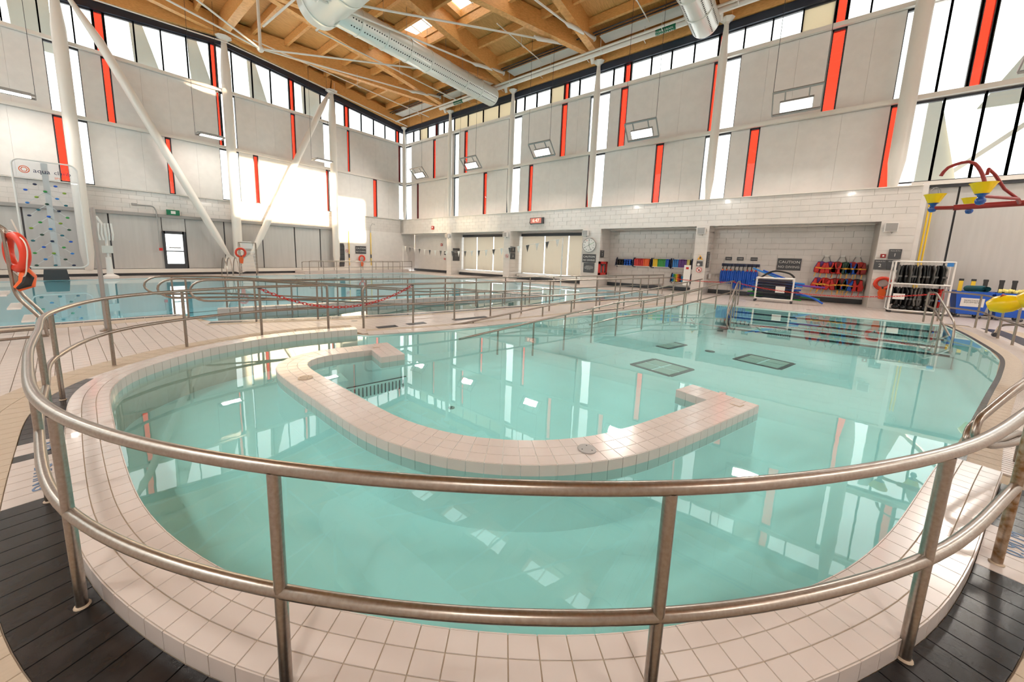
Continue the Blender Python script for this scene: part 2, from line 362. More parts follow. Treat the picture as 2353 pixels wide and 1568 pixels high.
# deck tile grid: nearest 300 as parts, the rest as one part
RINGP = [tuple(p) for p in off(.93)]
RING_POLY = RINGP + TEDGE + TRIGHT
def near_seg(p, poly, d):
    p = Vector(p)
    for a, b in zip(poly, poly[1:]):
        a = Vector(a); b = Vector(b); t = max(0, min(1, (p - a).dot(b - a) / (b - a).length_squared))
        if (a + (b - a) * t - p).length < d: return True
    return False
cells = []; T = .155
tile_me = None
def tile_block(x, y, s, z0=-.012, z1=0.0):
    g_ = .0028; a = g_; b = s - g_; m = MB(); e = .0015
    m.add([(x + a, y + a, z0), (x + b, y + a, z0), (x + b, y + b, z0), (x + a, y + b, z0), (x + a, y + a, z1 - .001), (x + b, y + a, z1 - .001), (x + b, y + b, z1 - .001), (x + a, y + b, z1 - .001),
           (x + a + e, y + a + e, z1), (x + b - e, y + a + e, z1), (x + b - e, y + b - e, z1), (x + a + e, y + b - e, z1)],
          [(0, 1, 5, 4), (1, 2, 6, 5), (2, 3, 7, 6), (3, 0, 4, 7), (4, 5, 9, 8), (5, 6, 10, 9), (6, 7, 11, 10), (7, 4, 8, 11), (8, 9, 10, 11)]); return m
def deck_ok(x, y, s):
    cs = [(x, y), (x + s, y), (x + s, y + s), (x, y + s)]
    if all(inside(c, RING_POLY) for c in cs): return False
    if any(inside(c, POOL_T) or inside(c, POOL_L) for c in cs): return False
    return True
for ix in range(-22, 60):
    for iy in range(-20, 82):
        x, y = ix * T, iy * T
        if x > 8.5 and (y > 7.5 or y < -4): continue
        if -.2 < x < 1 and y < 1: continue
        if deck_ok(x, y, T): cells.append((Vector((x + T / 2, y + T / 2)), (x, y)))
cam2 = Vector((0, 0)); fw = Vector((.77, .64))
cells.sort(key=lambda c: c[0].length + (0 if c[0].dot(fw) > .5 * c[0].length else 50))
base_me = tile_block(-T / 2, -T / 2, T).mesh('deck_tile', 'decktile'); rest = MB()
for i, (c, (x, y)) in enumerate(cells):
    if i < 300: o = link('deck_tile', base_me, FLOOR); o.location = (c.x, c.y, 0)
    else: m = tile_block(x, y, T); rest.add(m.v, m.f)
tag(rest.build('deck_tile_field', 'decktile', FLOOR), kind='stuff')
# far deck (pieces too small to tell apart): smooth tiled sheet with a fine joint pattern
fm = mat('far_deck_tile', (.62, .54, .50), .3); nt = fm.node_tree; tc = nt.nodes.new('ShaderNodeTexCoord'); br = nt.nodes.new('ShaderNodeTexBrick')
br.offset = 0; br.inputs['Scale'].default_value = 1; br.inputs['Brick Width'].default_value = .155; br.inputs['Row Height'].default_value = .155; br.inputs['Mortar Size'].default_value = .004
br.inputs['Color1'].default_value = (.62, .54, .50, 1); br.inputs['Color2'].default_value = (.60, .52, .48, 1); br.inputs['Mortar'].default_value = (.42, .35, .29, 1)
nt.links.new(tc.outputs['Object'], br.inputs['Vector']); nt.links.new(br.outputs[0], nt.nodes['Principled BSDF'].inputs['Base Color']); M['fardeck'] = fm
FAR = [[(9.2, 5.0), (11.8, 4.3), (16.05, 3.1), (16.4, 3.0), (16.4, -4.0), (13, -3.9), (9.3, -4.0), (9.3, -12), (21.5, -12), (21.5, 27.2), (-6, 27.2), (-6, 24.8), (18.2, 24.8), (18.2, 4.45), (9.7, 6.72), (9.2, 6.87)]]
poly_mesh(FAR, -.001).build('far_deck', 'fardeck', FLOOR)
poly_mesh([[(-6, -12), (9.3, -12), (9.3, -4), (-3.4, -3.1), (-3.4, 12.6), (-6, 12.6)]], -.001).build('near_deck', 'fardeck', FLOOR)
# strips along deck-level pool edges: light lip, drain grating, dark band
def strip(poly, d0, d1, name, mt, z, side=1, seg=None, gap=.006):
    P = [Vector(p) for p in poly]; N = normals2(P); cells = []
    P = crom([tuple(p) for p in P], seg or .3); N = normals2(P)
    for i in range(len(P) - 1):
        a, b = P[i], P[i + 1]; t = (b - a).normalized() * gap / 2; na, nb = N[i] * side, N[i + 1] * side
        q = [a + na * d0 + t, b + nb * d0 - t, b + nb * d1 - t, a + na * d1 + t]
        v = [(p.x, p.y, -.01) for p in q] + [(p.x, p.y, z) for p in q]; m = MB().add(v, [(0, 1, 5, 4), (1, 2, 6, 5), (2, 3, 7, 6), (3, 0, 4, 7), (4, 5, 6, 7)])
        a_, b_, c_ = (Vector(m.v[4 + k]) for k in range(3))
        if (b_ - a_).cross(c_ - a_).z < 0: m.f = [f[::-1] for f in m.f]
        cells.append((sum(q, Vector((0, 0))) / 4, m))
    emit_cells(cells, name, mt, FLOOR)
EDGE_R = TRIGHT[::-1][:-1] + [(16.05, -3.5)]
EDGE_R = [(4.72, -1.24)] + EDGE_R
strip(EDGE_R, 0.0, .05, 'waterline_tile', 'black', .001, 1, .15)
strip(EDGE_R, .05, .22, 'lip_tile', 'beige', .003, 1, .15)
strip(EDGE_R, .22, .50, 'grating_bar', 'decktile', .002, 1, .055, .016)
strip(EDGE_R, .50, .62, 'rim_tile', 'decktile', .002, 1, .15)
strip(EDGE_R, .62, .95, 'kerb_tile', 'black', .003, 1, .3)
strip(EDGE_R, .95, 1.25, 'band_tile', 'beige', .003, 1, .3)
strip(TEDGE, 0, .35, 'walk_tile', 'decktile', .003, -1, .3); strip(TEDGE, .35, .55, 'trim_tile', 'beige', .003, -1, .3)
strip([(16.05, 2.72), (16.05, -3.5)], 0, .4, 'end_tile', 'decktile', .003, -1, .3)
LN = POOL_L[2:7]
strip(LN, 0, .12, 'lap_lip_tile', 'decktile', .003, 1, .3); strip(LN, .12, .32, 'lap_dark_tile', 'black', .002, 1, .3); strip(LN, .32, .5, 'lap_trim_tile', 'beige', .002, 1, .3)
strip([(-5.2, 11.9), (1.75, 11.15)], 0, .12, 'rim_lip_tile', 'decktile', .003, 1, .3); strip([(-5.2, 11.9), (1.75, 11.15)], .12, .30, 'rim_dark_tile', 'black', .002, 1, .3); strip([(-5.2, 11.9), (1.75, 11.15)], .3, .75, 'rim_trim_tile', 'beige', .002, 1, .3)
# ---- pool basins
def basin(name, poly, zf, mt, label):
    b = poly_mesh([poly], zf) if zf < -1.5 else MB().add([(-1, -4, -.5), (6, -4, -.5), (8.5, -4, -1), (16.3, -4, -1), (-1, 7.3, -.5), (6, 7.3, -.5), (8.5, 4.9, -1), (16.3, 4.9, -1)], [(0, 1, 5, 4), (1, 2, 6, 5), (2, 3, 7, 6)]); n = len(poly)
    o = b.build(name, mt); struct(o); w_ = MB()
    for i in range(n):
        p, q = poly[i], poly[(i + 1) % n]; w_.add([(p[0], p[1], zf), (q[0], q[1], zf), (q[0], q[1], -.012), (p[0], p[1], -.012)], [(0, 1, 2, 3)])
    w_.build('basin_wall', mt, o); return o
BT = basin('pool_basin', POOL_T, -1.0, 'pool', ''); BL = basin('lap_pool_basin', POOL_L, -1.7, 'pool', '')
o = poly_mesh([POOL_T], ZW).build('pool_water', 'water'); tag(o, 'still teal water filling the leisure pool with the round end', 'water', kind='stuff')
o = poly_mesh([POOL_L], ZW).build('lap_pool_water', 'bluewater'); tag(o, 'still blue water of the lap pool behind the walkway', 'water', kind='stuff')
for k in range(5): MB().box(-5, 18, 13.4 + k * 2.4, 13.65 + k * 2.4, -1.7, -1.69).build('lane_line', 'dark', BL)
for k, (x, z) in enumerate([(15.75, -.17), (15.4, -.33), (15.05, -.49), (14.7, -.65)]):
    MB().box(x, 16.05, -3.45, 1.5, -1.0, z).build('pool_step', 'pool', BT); MB().box(x - .004, x + .05, -3.4, 1.5, z - .05, z + .003).build('step_nosing', 'dark', BT)
# ---- raised coping round the near end
COP = thing('pool_coping', 'raised white tiled coping curving round the near end of the pool', 'coping')
bd = MB(); a, b = off(0), off(.27)
for i in range(len(CI) - 1):
    for (p, q) in ((a, b),):
        v = [(p[i].x, p[i].y, -1), (p[i + 1].x, p[i + 1].y, -1), (q[i + 1].x, q[i + 1].y, -.012), (q[i].x, q[i].y, -.012), (p[i].x, p[i].y, ZC - .004), (p[i + 1].x, p[i + 1].y, ZC - .004), (q[i + 1].x, q[i + 1].y, ZC - .004), (q[i].x, q[i].y, ZC - .004)]
        bd.add(v, [(4, 5, 6, 7), (0, 1, 5, 4), (2, 3, 7, 6)])
for i in (0, len(CI) - 1):
    p, q = a[i], b[i]; bd.add([(p.x, p.y, -1), (q.x, q.y, -.1), (q.x, q.y, ZC - .004), (p.x, p.y, ZC - .004)], [(0, 1, 2, 3)])
bd.build('grout_core', 'grout', COP)
emit_cells(sum([ring_cells(r_ * .09, r_ * .09 + .09, '', '', COP, ZC - .004, ZC) for r_ in range(3)], []), 'coping_tile', 'coping', COP)
def side_cells(d, z0, z1, flip, i0=0, i1=None):
    a = off(d); out = []; i1 = len(CI) - 1 if i1 is None else i1; th = .005 * (1 if flip else -1)
    a2 = off(d + th)
    for i in range(i0, i1):
        g_ = .002 / (CI[i + 1] - CI[i]).length; m = MB()
        p, q, p2, q2 = a[i].lerp(a[i + 1], g_), a[i].lerp(a[i + 1], 1 - g_), a2[i].lerp(a2[i + 1], g_), a2[i].lerp(a2[i + 1], 1 - g_)
        m.add([(p.x, p.y, z0), (q.x, q.y, z0), (q.x, q.y, z1), (p.x, p.y, z1), (p2.x, p2.y, z0), (q2.x, q2.y, z0), (q2.x, q2.y, z1), (p2.x, p2.y, z1)], [(0, 3, 2, 1), (4, 5, 6, 7), (0, 1, 5, 4), (1, 2, 6, 5), (2, 3, 7, 6), (3, 0, 4, 7)])
        out.append(((p + q) / 2, m))
    return out
emit_cells(side_cells(.27, 0, ZC - .002, True) + side_cells(0, -.10, ZC - .002, False), 'edge_tile', 'coping', COP)
# ---- seat wall standing in the pool (C-shaped)
PO = [(3.03, 5.41), (2.46, 5.46), (2.01, 5.38), (1.8, 5.27), (1.66, 5.06), (1.59, 4.8), (1.58, 4.16), (1.575, 3.57), (1.565, 3.14), (1.57, 2.79), (1.6, 2.57), (1.65, 2.35), (1.72, 2.11), (1.82, 1.88), (1.95, 1.65), (2.17, 1.37), (2.36, 1.18), (2.66, .95), (3.0, .77), (3.4, .62), (3.9, .45), (4.84, .15)]
PI_ = crom([(2.96, 5.03), (2.51, 5.15), (2.25, 5.14), (2.08, 5.02), (2.0, 4.75), (1.965, 4.2), (1.945, 3.6), (1.925, 3.05), (1.935, 2.65), (2.0, 2.3), (2.12, 1.97), (2.32, 1.66), (2.5, 1.46), (2.69, 1.3), (2.92, 1.15), (3.2, 1.02), (3.62, .87), (4.1, .71), (4.54, .57)], .118)
PIs = smooth(PI_, 1); PN = normals2(PIs)
if (PIs[30] + PN[30] * .3 - Vector((3, 3))).length < (PIs[30] - Vector((3, 3))).length: PN = [-n for n in PN]
SEAT = thing('seat_wall', 'C-shaped white tiled seat wall standing in the pool water', 'pool wall')
def pquad(q, z0, z1, name, mt, parent, out=None):
    c = sum(q, Vector((0, 0))) / 4; t = [c + (p - c) * .985 for p in q]
    m = MB().add([(p.x, p.y, z0) for p in q] + [(p.x, p.y, z1 - .003) for p in q] + [(p.x, p.y, z1) for p in t], [(0, 1, 5, 4), (1, 2, 6, 5), (2, 3, 7, 6), (3, 0, 4, 7), (4, 5, 9, 8), (5, 6, 10, 9), (6, 7, 11, 10), (7, 4, 8, 11), (8, 9, 10, 11)])
    bm_fix(m); (out if out is not None else []).append((c, m)); return m
WS = .36; core = MB(); tops = []; sides = []
def wall_side(a, b, z0, z1, nrm, lst):
    t = nrm * .005; g_ = (b - a) * .015
    p, q = a + g_, b - g_; m = MB().add([(p.x, p.y, z0), (q.x, q.y, z0), (q.x, q.y, z1), (p.x, p.y, z1), (p.x + t.x, p.y + t.y, z0), (q.x + t.x, q.y + t.y, z0), (q.x + t.x, q.y + t.y, z1), (p.x + t.x, p.y + t.y, z1)], [(0, 3, 2, 1), (4, 5, 6, 7), (0, 1, 5, 4), (1, 2, 6, 5), (2, 3, 7, 6), (3, 0, 4, 7)])
    lst.append(((p + q) / 2, m))
for i in range(len(PIs) - 1):
    A, B, NA, NB_ = PIs[i], PIs[i + 1], PN[i], PN[i + 1]; O, Q = A + NA * WS, B + NB_ * WS
    core.add([(A.x, A.y, -1), (B.x, B.y, -1), (Q.x, Q.y, -1), (O.x, O.y, -1), (A.x, A.y, ZP - .004), (B.x, B.y, ZP - .004), (Q.x, Q.y, ZP - .004), (O.x, O.y, ZP - .004)], [(4, 5, 6, 7), (0, 1, 5, 4), (2, 3, 7, 6), (1, 2, 6, 5), (3, 0, 4, 7)])
    for r_ in range(3):
        d0, d1 = r_ * .12 + .002, r_ * .12 + .118
        pquad([(A + NA * d0).lerp(B + NB_ * d0, .018), (A + NA * d0).lerp(B + NB_ * d0, .982), (A + NA * d1).lerp(B + NB_ * d1, .982), (A + NA * d1).lerp(B + NB_ * d1, .018)], ZP - .004, ZP, '', '', None, tops)
    wall_side(A, B, -.11, ZP - .002, -(NA + NB_) / 2, sides); wall_side(O, Q, -.11, ZP - .002, (NA + NB_) / 2, sides)
def hook(o_, ux, uy, nx, ny):                               # square block of tiles at a wall end; o_ corner, u along, v across
    s = .12; U, V_ = Vector(ux), Vector(uy)
    c = [o_, o_ + U * nx * s, o_ + U * nx * s + V_ * ny * s, o_ + V_ * ny * s]
    core.add([(p.x, p.y, -1) for p in c] + [(p.x, p.y, ZP - .004) for p in c], [(4, 5, 6, 7), (0, 1, 5, 4), (1, 2, 6, 5), (2, 3, 7, 6), (3, 0, 4, 7)])
    for i in range(nx):
        for j in range(ny):
            p = o_ + U * i * s + V_ * j * s
            pquad([p + U * .002 + V_ * .002, p + U * .118 + V_ * .002, p + U * .118 + V_ * .118, p + U * .002 + V_ * .118], ZP - .004, ZP, '', '', None, tops)
    for k in range(4):
        a_, b_ = c[k], c[(k + 1) % 4]; n = round((b_ - a_).length / s); nr = (a_ + b_) / 2 - sum(c, Vector((0, 0))) / 4; nr.normalize()
        for i in range(n): wall_side(a_.lerp(b_, i / n), a_.lerp(b_, (i + 1) / n), -.11, ZP - .002, nr, sides)
e1 = (PIs[-1] - PIs[-4]).normalized(); n1 = PN[-1]
hook(PIs[-1] + n1 * WS, e1, -n1, 3, 6)                     # right hook
e0 = (PIs[0] - PIs[3]).normalized(); n0 = PN[0]
hook(PIs[0] + n0 * WS, e0, -n0, 4, 3); hook(PIs[0] + e0 * .12 , e0, -n0, 3, 4)
core.build('wall_core', 'pool', SEAT)
emit_cells(tops, 'top_tile', 'coping', SEAT); emit_cells(sides, 'side_tile', 'coping', SEAT)
def lid(name, label, x, y, z, r, mt, n=24):
    o = thing(name, label, 'cover', (x, y, z)); MB().lathe([(r, 0), (r, .006), (r * .96, .009), (0.001, .009)], n=n).build('plate', mt, o, True)
    for k in range(3):
        a = k * 2.1 + .5; MB().lathe([(.006, .009), (.006, .0105)], (r * .6 * math.cos(a), r * .6 * math.sin(a), 0), 8).build('screw', 'dark', o)
lid('skimmer_lid', 'round steel cover on the near bend of the seat wall', 2.62, 1.12, ZP, .075, 'metalgrey')
lid('jet_lid', 'round beige cover on the left arm of the seat wall', 1.80, 4.40, ZP, .085, 'beige')
def sq_lid(label, x, y, rz):
    o = thing('square_lid', label, 'cover', (x, y, ZP), rz); MB().box(-.05, .05, -.05, .05, 0, .005).build('plate', 'beige', o); MB().box(-.038, .038, -.038, .038, .005, .007).build('inset', 'coping', o)
sq_lid('small square cover on the right hook of the seat wall', 4.62, .30, -.3); sq_lid('small square cover on the far hook of the seat wall', 3.22, 5.1, -.3)
# ---- drains on the pool floor
def drain(label, c, a):
    o = thing('floor_drain', label, 'drain', (c[0], c[1], -1.0), a, 'framed square drains on the pool floor')
    for s in (-1, 1):
        MB().box(-.5, .5, s * .5 - .045, s * .5 + .045, 0, .012).build('frame_bar', 'dark', o); MB().box(s * .5 - .045, s * .5 + .045, -.5, .5, 0, .012).build('frame_bar', 'dark', o)
    for i in (-1, 1):
        for j in (-1, 1): MB().box(i * .235 - .2, i * .235 + .2, j * .235 - .2, j * .235 + .2, 0, .01).build('grate', 'grate', o)
drain('square framed drain on pool floor nearest to the seat wall', (9.28, 2.2), -.28); drain('square framed drain on pool floor nearest the ramp rails', (12.0, 2.9), -.28); drain('square framed drain on pool floor furthest right', (11.84, .32), -.28)
o = thing('floor_inlet', 'black round inlet between the square drains on the pool floor', 'drain', (12.0, 1.59, -1)); MB().lathe([(.13, 0), (.13, .01), (.1, .015), (.001, .015)]).build('disc', 'dark', o, True); MB().lathe([(.03, .015), (.03, .02), (.001, .02)]).build('hub', 'metalgrey', o)
for lb, x, y, z in (('small round jet low on the seat wall basin floor', 3.0, 2.3, -.5), ('small round inlet near the underwater bench', 3.3, 3.4, -.5)):
    o = thing('floor_jet', lb, 'drain', (x, y, z)); MB().lathe([(.045, 0), (.045, .008), (.03, .012), (.001, .012)]).build('disc', 'metalgrey', o, True); MB().box(-.02, .02, -.004, .004, .012, .015).build('slot', 'dark', o)
# underwater bench inside the seat wall with its dark edge line
BEN = SEAT
bi = [p - n * .0 for p, n in zip(PIs, PN)]; bo = [p - n * .38 for p, n in zip(PIs, PN)]; bb = MB(); be = MB()
for i in range(3, len(PIs) - 2):
    a, b, c, d = bi[i], bi[i + 1], bo[i + 1], bo[i]
    bb.add([(a.x, a.y, -.25), (b.x, b.y, -.25), (c.x, c.y, -.25), (d.x, d.y, -.25), (c.x, c.y, -.55), (d.x, d.y, -.55)], [(3, 2, 1, 0), (3, 5, 4, 2)])
be.bar((2.28, 4.62, -.30), (2.36, 2.44, -.30), .02, .02).bar((3.28, 1.34, -.30), (4.45, .95, -.30), .02, .02).bar((2.28, 4.62, -.30), (3.3, 4.42, -.30), .02, .02)
for k in range(17): MB().box(2.34 + k * .055, 2.352 + k * .055, 4.56 - k * .0108, 4.57 - k * .0108, -.46, -.32).build('grille_slot', 'dark', BEN)
MB().bar((2.3, 4.62, -.4), (3.3, 4.43, -.4), .06, .2).build('grille_board', 'pool', BEN)
bb.build('underwater_bench', 'pool', BEN); be.build('bench_edge_strip', 'dark', BEN)
# ================================================================= walls
XR, YL = 20.5, 27.4                                         # planes of the upper panels
G1, G2 = 10.9, 7.65                                         # girts
def eave_l(x): return 12.0 + .113 * (20.3 - x) if x > 7.35 else 12.0 + .113 * (20.3 - 7.35) - .113 * (7.35 - x)
WL = struct(MB().box(X0, XR + .4, YL + .12, YL + .3, 3.3, 4.55).build('wall_left', 'wgrout'))
WR = struct(MB().box(20.05, 20.3, -3.25, YL, 3.3, 4.5).build('wall_right', 'wgrout'))
WIN = [0]
def win(axis, a0, a1, z0, z1, kind, z1b=None, bars=True):
    WIN[0] += 1; o = sroot('window_%d' % WIN[0]); pm = {'c': 'clear', 'r': 'redglass', 'f': 'frost'}[kind]
    z1b = z1 if z1b is None else z1b
    P = (lambda a, d, z: (a, YL + .1 + d, z)) if axis == 'L' else (lambda a, d, z: (XR + .1 + d, a, z))
    MB().add([P(a0, 0, z0), P(a1, 0, z0), P(a1, 0, z1b), P(a0, 0, z1), P(a0, .02, z0), P(a1, .02, z0), P(a1, .02, z1b), P(a0, .02, z1)], [(0, 1, 2, 3), (7, 6, 5, 4), (0, 4, 5, 1), (1, 5, 6, 2), (2, 6, 7, 3), (3, 7, 4, 0)]).build('pane', pm, o)
    if bars:
        for a, z in ((a0, z1), (a1, z1b)): MB().bar(P(a, -.02, z0), P(a, -.02, z), .05 if kind != 'r' else .1, .12, up=P(0, 1, 0) if axis == 'L' else (1, 0, 0)).build('mullion', 'dark', o)
        MB().bar(P(a0, -.02, z1 - .03), P(a1, -.02, z1b - .03), .12, .08).build('head', 'dark', o); MB().bar(P(a0, -.02, z0 + .02), P(a1, -.02, z0 + .02), .12, .05).build('sill', 'dark', o)
    return o
def row(axis, lo, hi, z0, z1, wins, parent):
    wins = sorted(wins); cur = lo
    def panels(a, b):
        if b - a < .02: return
        n = max(1, math.ceil((b - a) / 1.35))
        (MB().box(a, b, YL + .101, YL + .16, z0, z1) if axis == 'L' else MB().box(XR + .101, XR + .16, a, b, z0, z1)).build('panel_backing', 'panel', parent)
        for i in range(n):
            p, q = a + (b - a) * i / n + .002, a + (b - a) * (i + 1) / n - .002
            (MB().box(p, q, YL, YL + .1, z0, z1) if axis == 'L' else MB().box(XR, XR + .1, p, q, z0, z1)).build('panel', 'panel', parent)
    for a, b, k in wins:
        panels(cur, a); win(axis, a, b, z0, z1, k); cur = b
    panels(cur, hi)
row('R', -2.6, 27.4, G2 + .08, G1 - .08, [(26.5, 27.4, 'c'), (23.36, 23.68, 'r'), (20.68, 21.2, 'c'), (19.76, 20.11, 'r'), (14.82, 15.9, 'c'), (11.48, 11.87, 'r'), (9.75, 10.02, 'c'), (8.85, 9.6, 'c'), (7.85, 8.25, 'r'), (3.6, 3.88, 'r'), (2.82, 3.55, 'c'), (-.59, -.16, 'r'), (-2.6, -2.15, 'c')], WR)
row('R', -2.6, 27.4, 4.55, G2 - .08, [(26.5, 27.4, 'c'), (25.52, 25.76, 'r'), (20.64, 21.17, 'c'), (17.76, 18.1, 'r'), (14.81, 15.9, 'c'), (13.78, 14.1, 'r'), (9.75, 9.92, 'r'), (8.91, 9.6, 'c'), (5.78, 6.17, 'r'), (2.88, 3.93, 'c'), (1.79, 2.17, 'r'), (-2.55, -2.14, 'r')], WR)
row('L', X0, XR, G2 + .08, G1 - .08, [(-5.6, -5.2, 'c'), (.42, 1.51, 'c'), (2.23, 2.55, 'r'), (6.87, 7.07, 'r'), (7.08, 7.83, 'c'), (11.03, 11.32, 'r'), (13.24, 14.23, 'c'), (15.08, 15.29, 'r'), (19.8, 19.98, 'r'), (20.0, 20.5, 'c')], WL)
row('L', X0, XR, 4.55, G2 - .08, [(.41, .75, 'r'), (.76, 1.52, 'c'), (4.37, 4.63, 'r'), (6.85, 7.85, 'c'), (8.62, 8.92, 'r'), (13.34, 13.54, 'r'), (13.56, 14.2, 'c'), (17.27, 17.64, 'r'), (19.82, 20.5, 'c')], WL)
def cler(axis, edges, kinds, top):
    for i in range(len(edges) - 1):
        a, b = edges[i], edges[i + 1]; win(axis, a, b, G1 + .08, top(a), kinds.get(i, 'c'), top(b))
LE = [-6, -4.9, -3.85, -2.75, -1.7, -.65, .4, 1.45, 2.12, 2.48, 3.56, 4.61, 5.68, 6.74, 7.01, 7.8, 8.86, 9.91, 11.03, 11.31, 12.06, 13.14, 14.2, 14.95, 15.27, 16.35, 17.44, 18.52, 19.59, 19.88, 20.5]
cler('L', LE, {i: 'r' for i, a in enumerate(LE) if a in (2.12, 6.74, 11.03, 14.95, 19.59)}, lambda x: eave_l(x) - .02)
RE = [-2.6, -1.18, -.52, -.18, .82, 1.81, 2.8, 3.5, 3.76, 4.79, 5.8, 6.77, 7.79, 8.12, 8.75, 9.6, 10.78, 11.45, 11.75, 12.72, 13.75, 14.69, 15.4, 16.85, 18.3, 19.8, 21.26, 22.44, 23.16, 23.37, 24.39, 25.4, 26.28, 27.4]
rk = {i: 'r' for i, a in enumerate(RE) if a in (-.52, 3.5, 7.79, 11.45, 23.16)}; rk.update({i: 'f' for i, a in enumerate(RE) if a in (-.18, 11.75, 15.4, 16.85, 18.3, 19.8, 24.39)})
cler('R', RE, rk, lambda y: 12.0)
# big glazing at the right, up to the roof
for z0, z1, ed, kr in ((4.7, G2 - .1, [-12, -10.7, -9.3, -7.9, -6.5, -5.1, -4.35, -3.45, -2.6], ()), (G2 + .1, 12.0, [-12, -10.7, -9.3, -7.9, -6.5, -5.1, -4.2, -3.88, -3.2, -2.6], (-4.2,))):
    for a, b in zip(ed, ed[1:]): win('R', a, b, z0, z1, 'r' if a in kr else 'c')
# girts (white tubes) and eave metal
for z in (G1, G2): 
    o = MB().bar((X0, YL - .12, z), (XR, YL - .12, z), .16, .16).build('girt', 'white', WL); MB().bar((XR - .12, -12, z), (XR - .12, YL, z), .16, .16).build('girt', 'white', WR)
MB().bar((XR - .1, -12, 4.62), (XR - .1, -3.0, 4.62), .16, .14).build('girt', 'white', WR)
MB().bar((XR - .02, -12, 12.15), (XR - .02, YL, 12.15), .2, .34).build('eave_plate', 'darkblue', WR)
for a, b in ((X0, 7.35), (7.35, XR)): MB().bar((a, YL - .02, eave_l(a) + .16), (b, YL - .02, eave_l(b) + .16), .2, .36).build('eave_plate', 'darkblue', WL)
for z in (G1, G2):
    MB().box(X0, XR + .2, YL + .06, YL + .18, z - .085, z + .085).build('girt_backing', 'panel', WL); MB().box(XR + .06, XR + .18, -12, YL, z - .085, z + .085).build('girt_backing', 'panel', WR)
# glazed tile band pieces (running bond), right bulkhead and left band
TW, TH = .6, .24
def wall_tiles(axis, lo, hi, z0, z1, plane, parent, name='wall_tile', tw=TW, th=TH, out=1):
    nz = round((z1 - z0) / th); th = (z1 - z0) / nz; L = []
    for r_ in range(nz):
        a = lo - (tw / 2 if r_ % 2 else 0)
        while a < hi - .01:
            p, q = max(a, lo) + .004, min(a + tw, hi) - .004
            if q - p > .03:
                z_, zz = z0 + r_ * th + .004, z0 + (r_ + 1) * th - .004
                m = MB().box(p, q, plane - .012 * out, plane + .02, z_, zz) if axis == 'L' else MB().box(plane - .012 * out, plane + .02, p, q, z_, zz)
                d = Vector(((p + q) / 2, plane)) if axis == 'L' else Vector((plane, (p + q) / 2)); L.append((d, m))
            a += tw
    emit_cells(L, name, 'walltile', parent)
wall_tiles('R', -3.25, 27.1, 3.31, 4.5, 20.05, WR); wall_tiles('L', X0, 20.0, 3.36, 4.5, YL + .11, WL)
MB().box(19.98, 20.5, -3.25, 27.3, 4.5, 4.54).build('ledge_cap', 'white', WR); MB().box(X0, 20.2, YL - .02, YL + .2, 4.5, 4.54).build('ledge_cap', 'white', WL)
MB().box(20.04, 20.31, -3.25, YL, 3.285, 3.31).build('soffit_edge', 'walltile', WR); MB().box(20.04, XA, -3.25, YL, 3.31, 3.4).build('soffit', 'soffit', WR)
# alcoves, pillars
WA = struct(MB().box(XA + .02, XA + .2, -3.25, 9.8, 0, 3.32).build('wall_alcove', 'wgrout'))
for a, b in ((15.05, 15.75), (20.85, YL)): MB().box(XA + .02, XA + .2, a, b, 0, 3.32).build('plain_wall', 'panel', WA)
for a, b in ((9.8, 15.05), (15.75, 20.85)):
    MB().box(XA + .02, XA + .2, a, b, 0, .4).build('sill_wall', 'panel', WA); MB().box(XA + .02, XA + .2, a, b, 3.05, 3.32).build('head_wall', 'panel', WA); MB().box(XA + .08, XA + .1, a, b, .4, 3.05).build('pane', 'clear', WA)
wall_tiles('R', -2.4, 8.7, .2, 3.3, XA, WA, 'alcove_tile', .6, .26)
MB().box(XA - .02, XA + .02, 8.7, 9.8, 0, 3.32).build('plain_panel', 'panel', WA)
MB().box(XA - .05, XA, -2.4, YL, 0, .2).build('baseboard_dark', 'dark', WA)
for a, b in ((20.89, 21.4), (15.1, 15.63), (8.64, 9.74), (3.26, 3.8), (-3.25, -2.37)):
    c = MB().box(20.03, XA, a + .01, b - .01, 0, 3.31).build('pillar', 'wgrout', WR)
    for k in range(12):
        z = k * .2755
        MB().box(20.015, 20.04, a, b, z + .004, z + .2715).build('pillar_tile', 'walltile', WR)
        MB().box(20.02, XA, a - .012, a + .012, z + .004, z + .2715).build('pillar_side_tile', 'walltile', WR)
# left wall lower part: curb, shades, valance
MB().box(X0, 20.0, YL - .5, YL + .2, .14, .34).build('ledge', 'white', WL); MB().box(X0, 20.0, YL - .42, YL + .2, 0, .14).build('ledge_base', 'dark', WL)
MB().box(X0, 14.0, YL - .08, YL + .12, 3.2, 3.36).build('valance', 'metalgrey', WL)
def shade(name, a, b, axis, z0, z1, parent, plane, mt='curtain'):
    n = 14; v = []; f = []
    for j in range(5):
        for i in range(n + 1):
            t = i / n; w_ = (j / 4); d = .035 * math.sin(t * 9 + a) * (1 - w_) + .008 * math.sin(t * 23 + a * 3) * (1 - w_)
            p = a + (b - a) * t; z = z0 + (z1 - z0) * w_
            v.append((p, plane + d, z) if axis == 'L' else (plane + d, p, z))
    for j in range(4):
        for i in range(n): k = j * (n + 1) + i; f.append((k, k + 1, k + n + 2, k + n + 1))
    return MB().add(v, f).build(name, mt, parent, True)
LS = [X0, -3.3, -.89, 1.84, 3.9, None, 4.9, 6.79, 8.9, 10.93, 12.74, 13.75]
for a, b in zip(LS, LS[1:]):
    if a is None or b is None: continue
    shade('shade', a + .03, b - .03, 'L', .36, 3.22, WL, YL + .03)
MB().box(3.9, 4.9, YL, YL + .06, 2.46, 3.22).build('shade_box', 'curtain', WL)
for a, b in ((X0, 3.9), (4.82, 14)): MB().box(a, b, YL + .1, YL + .14, .34, 3.3).build('shade_backing', 'dark', WL)
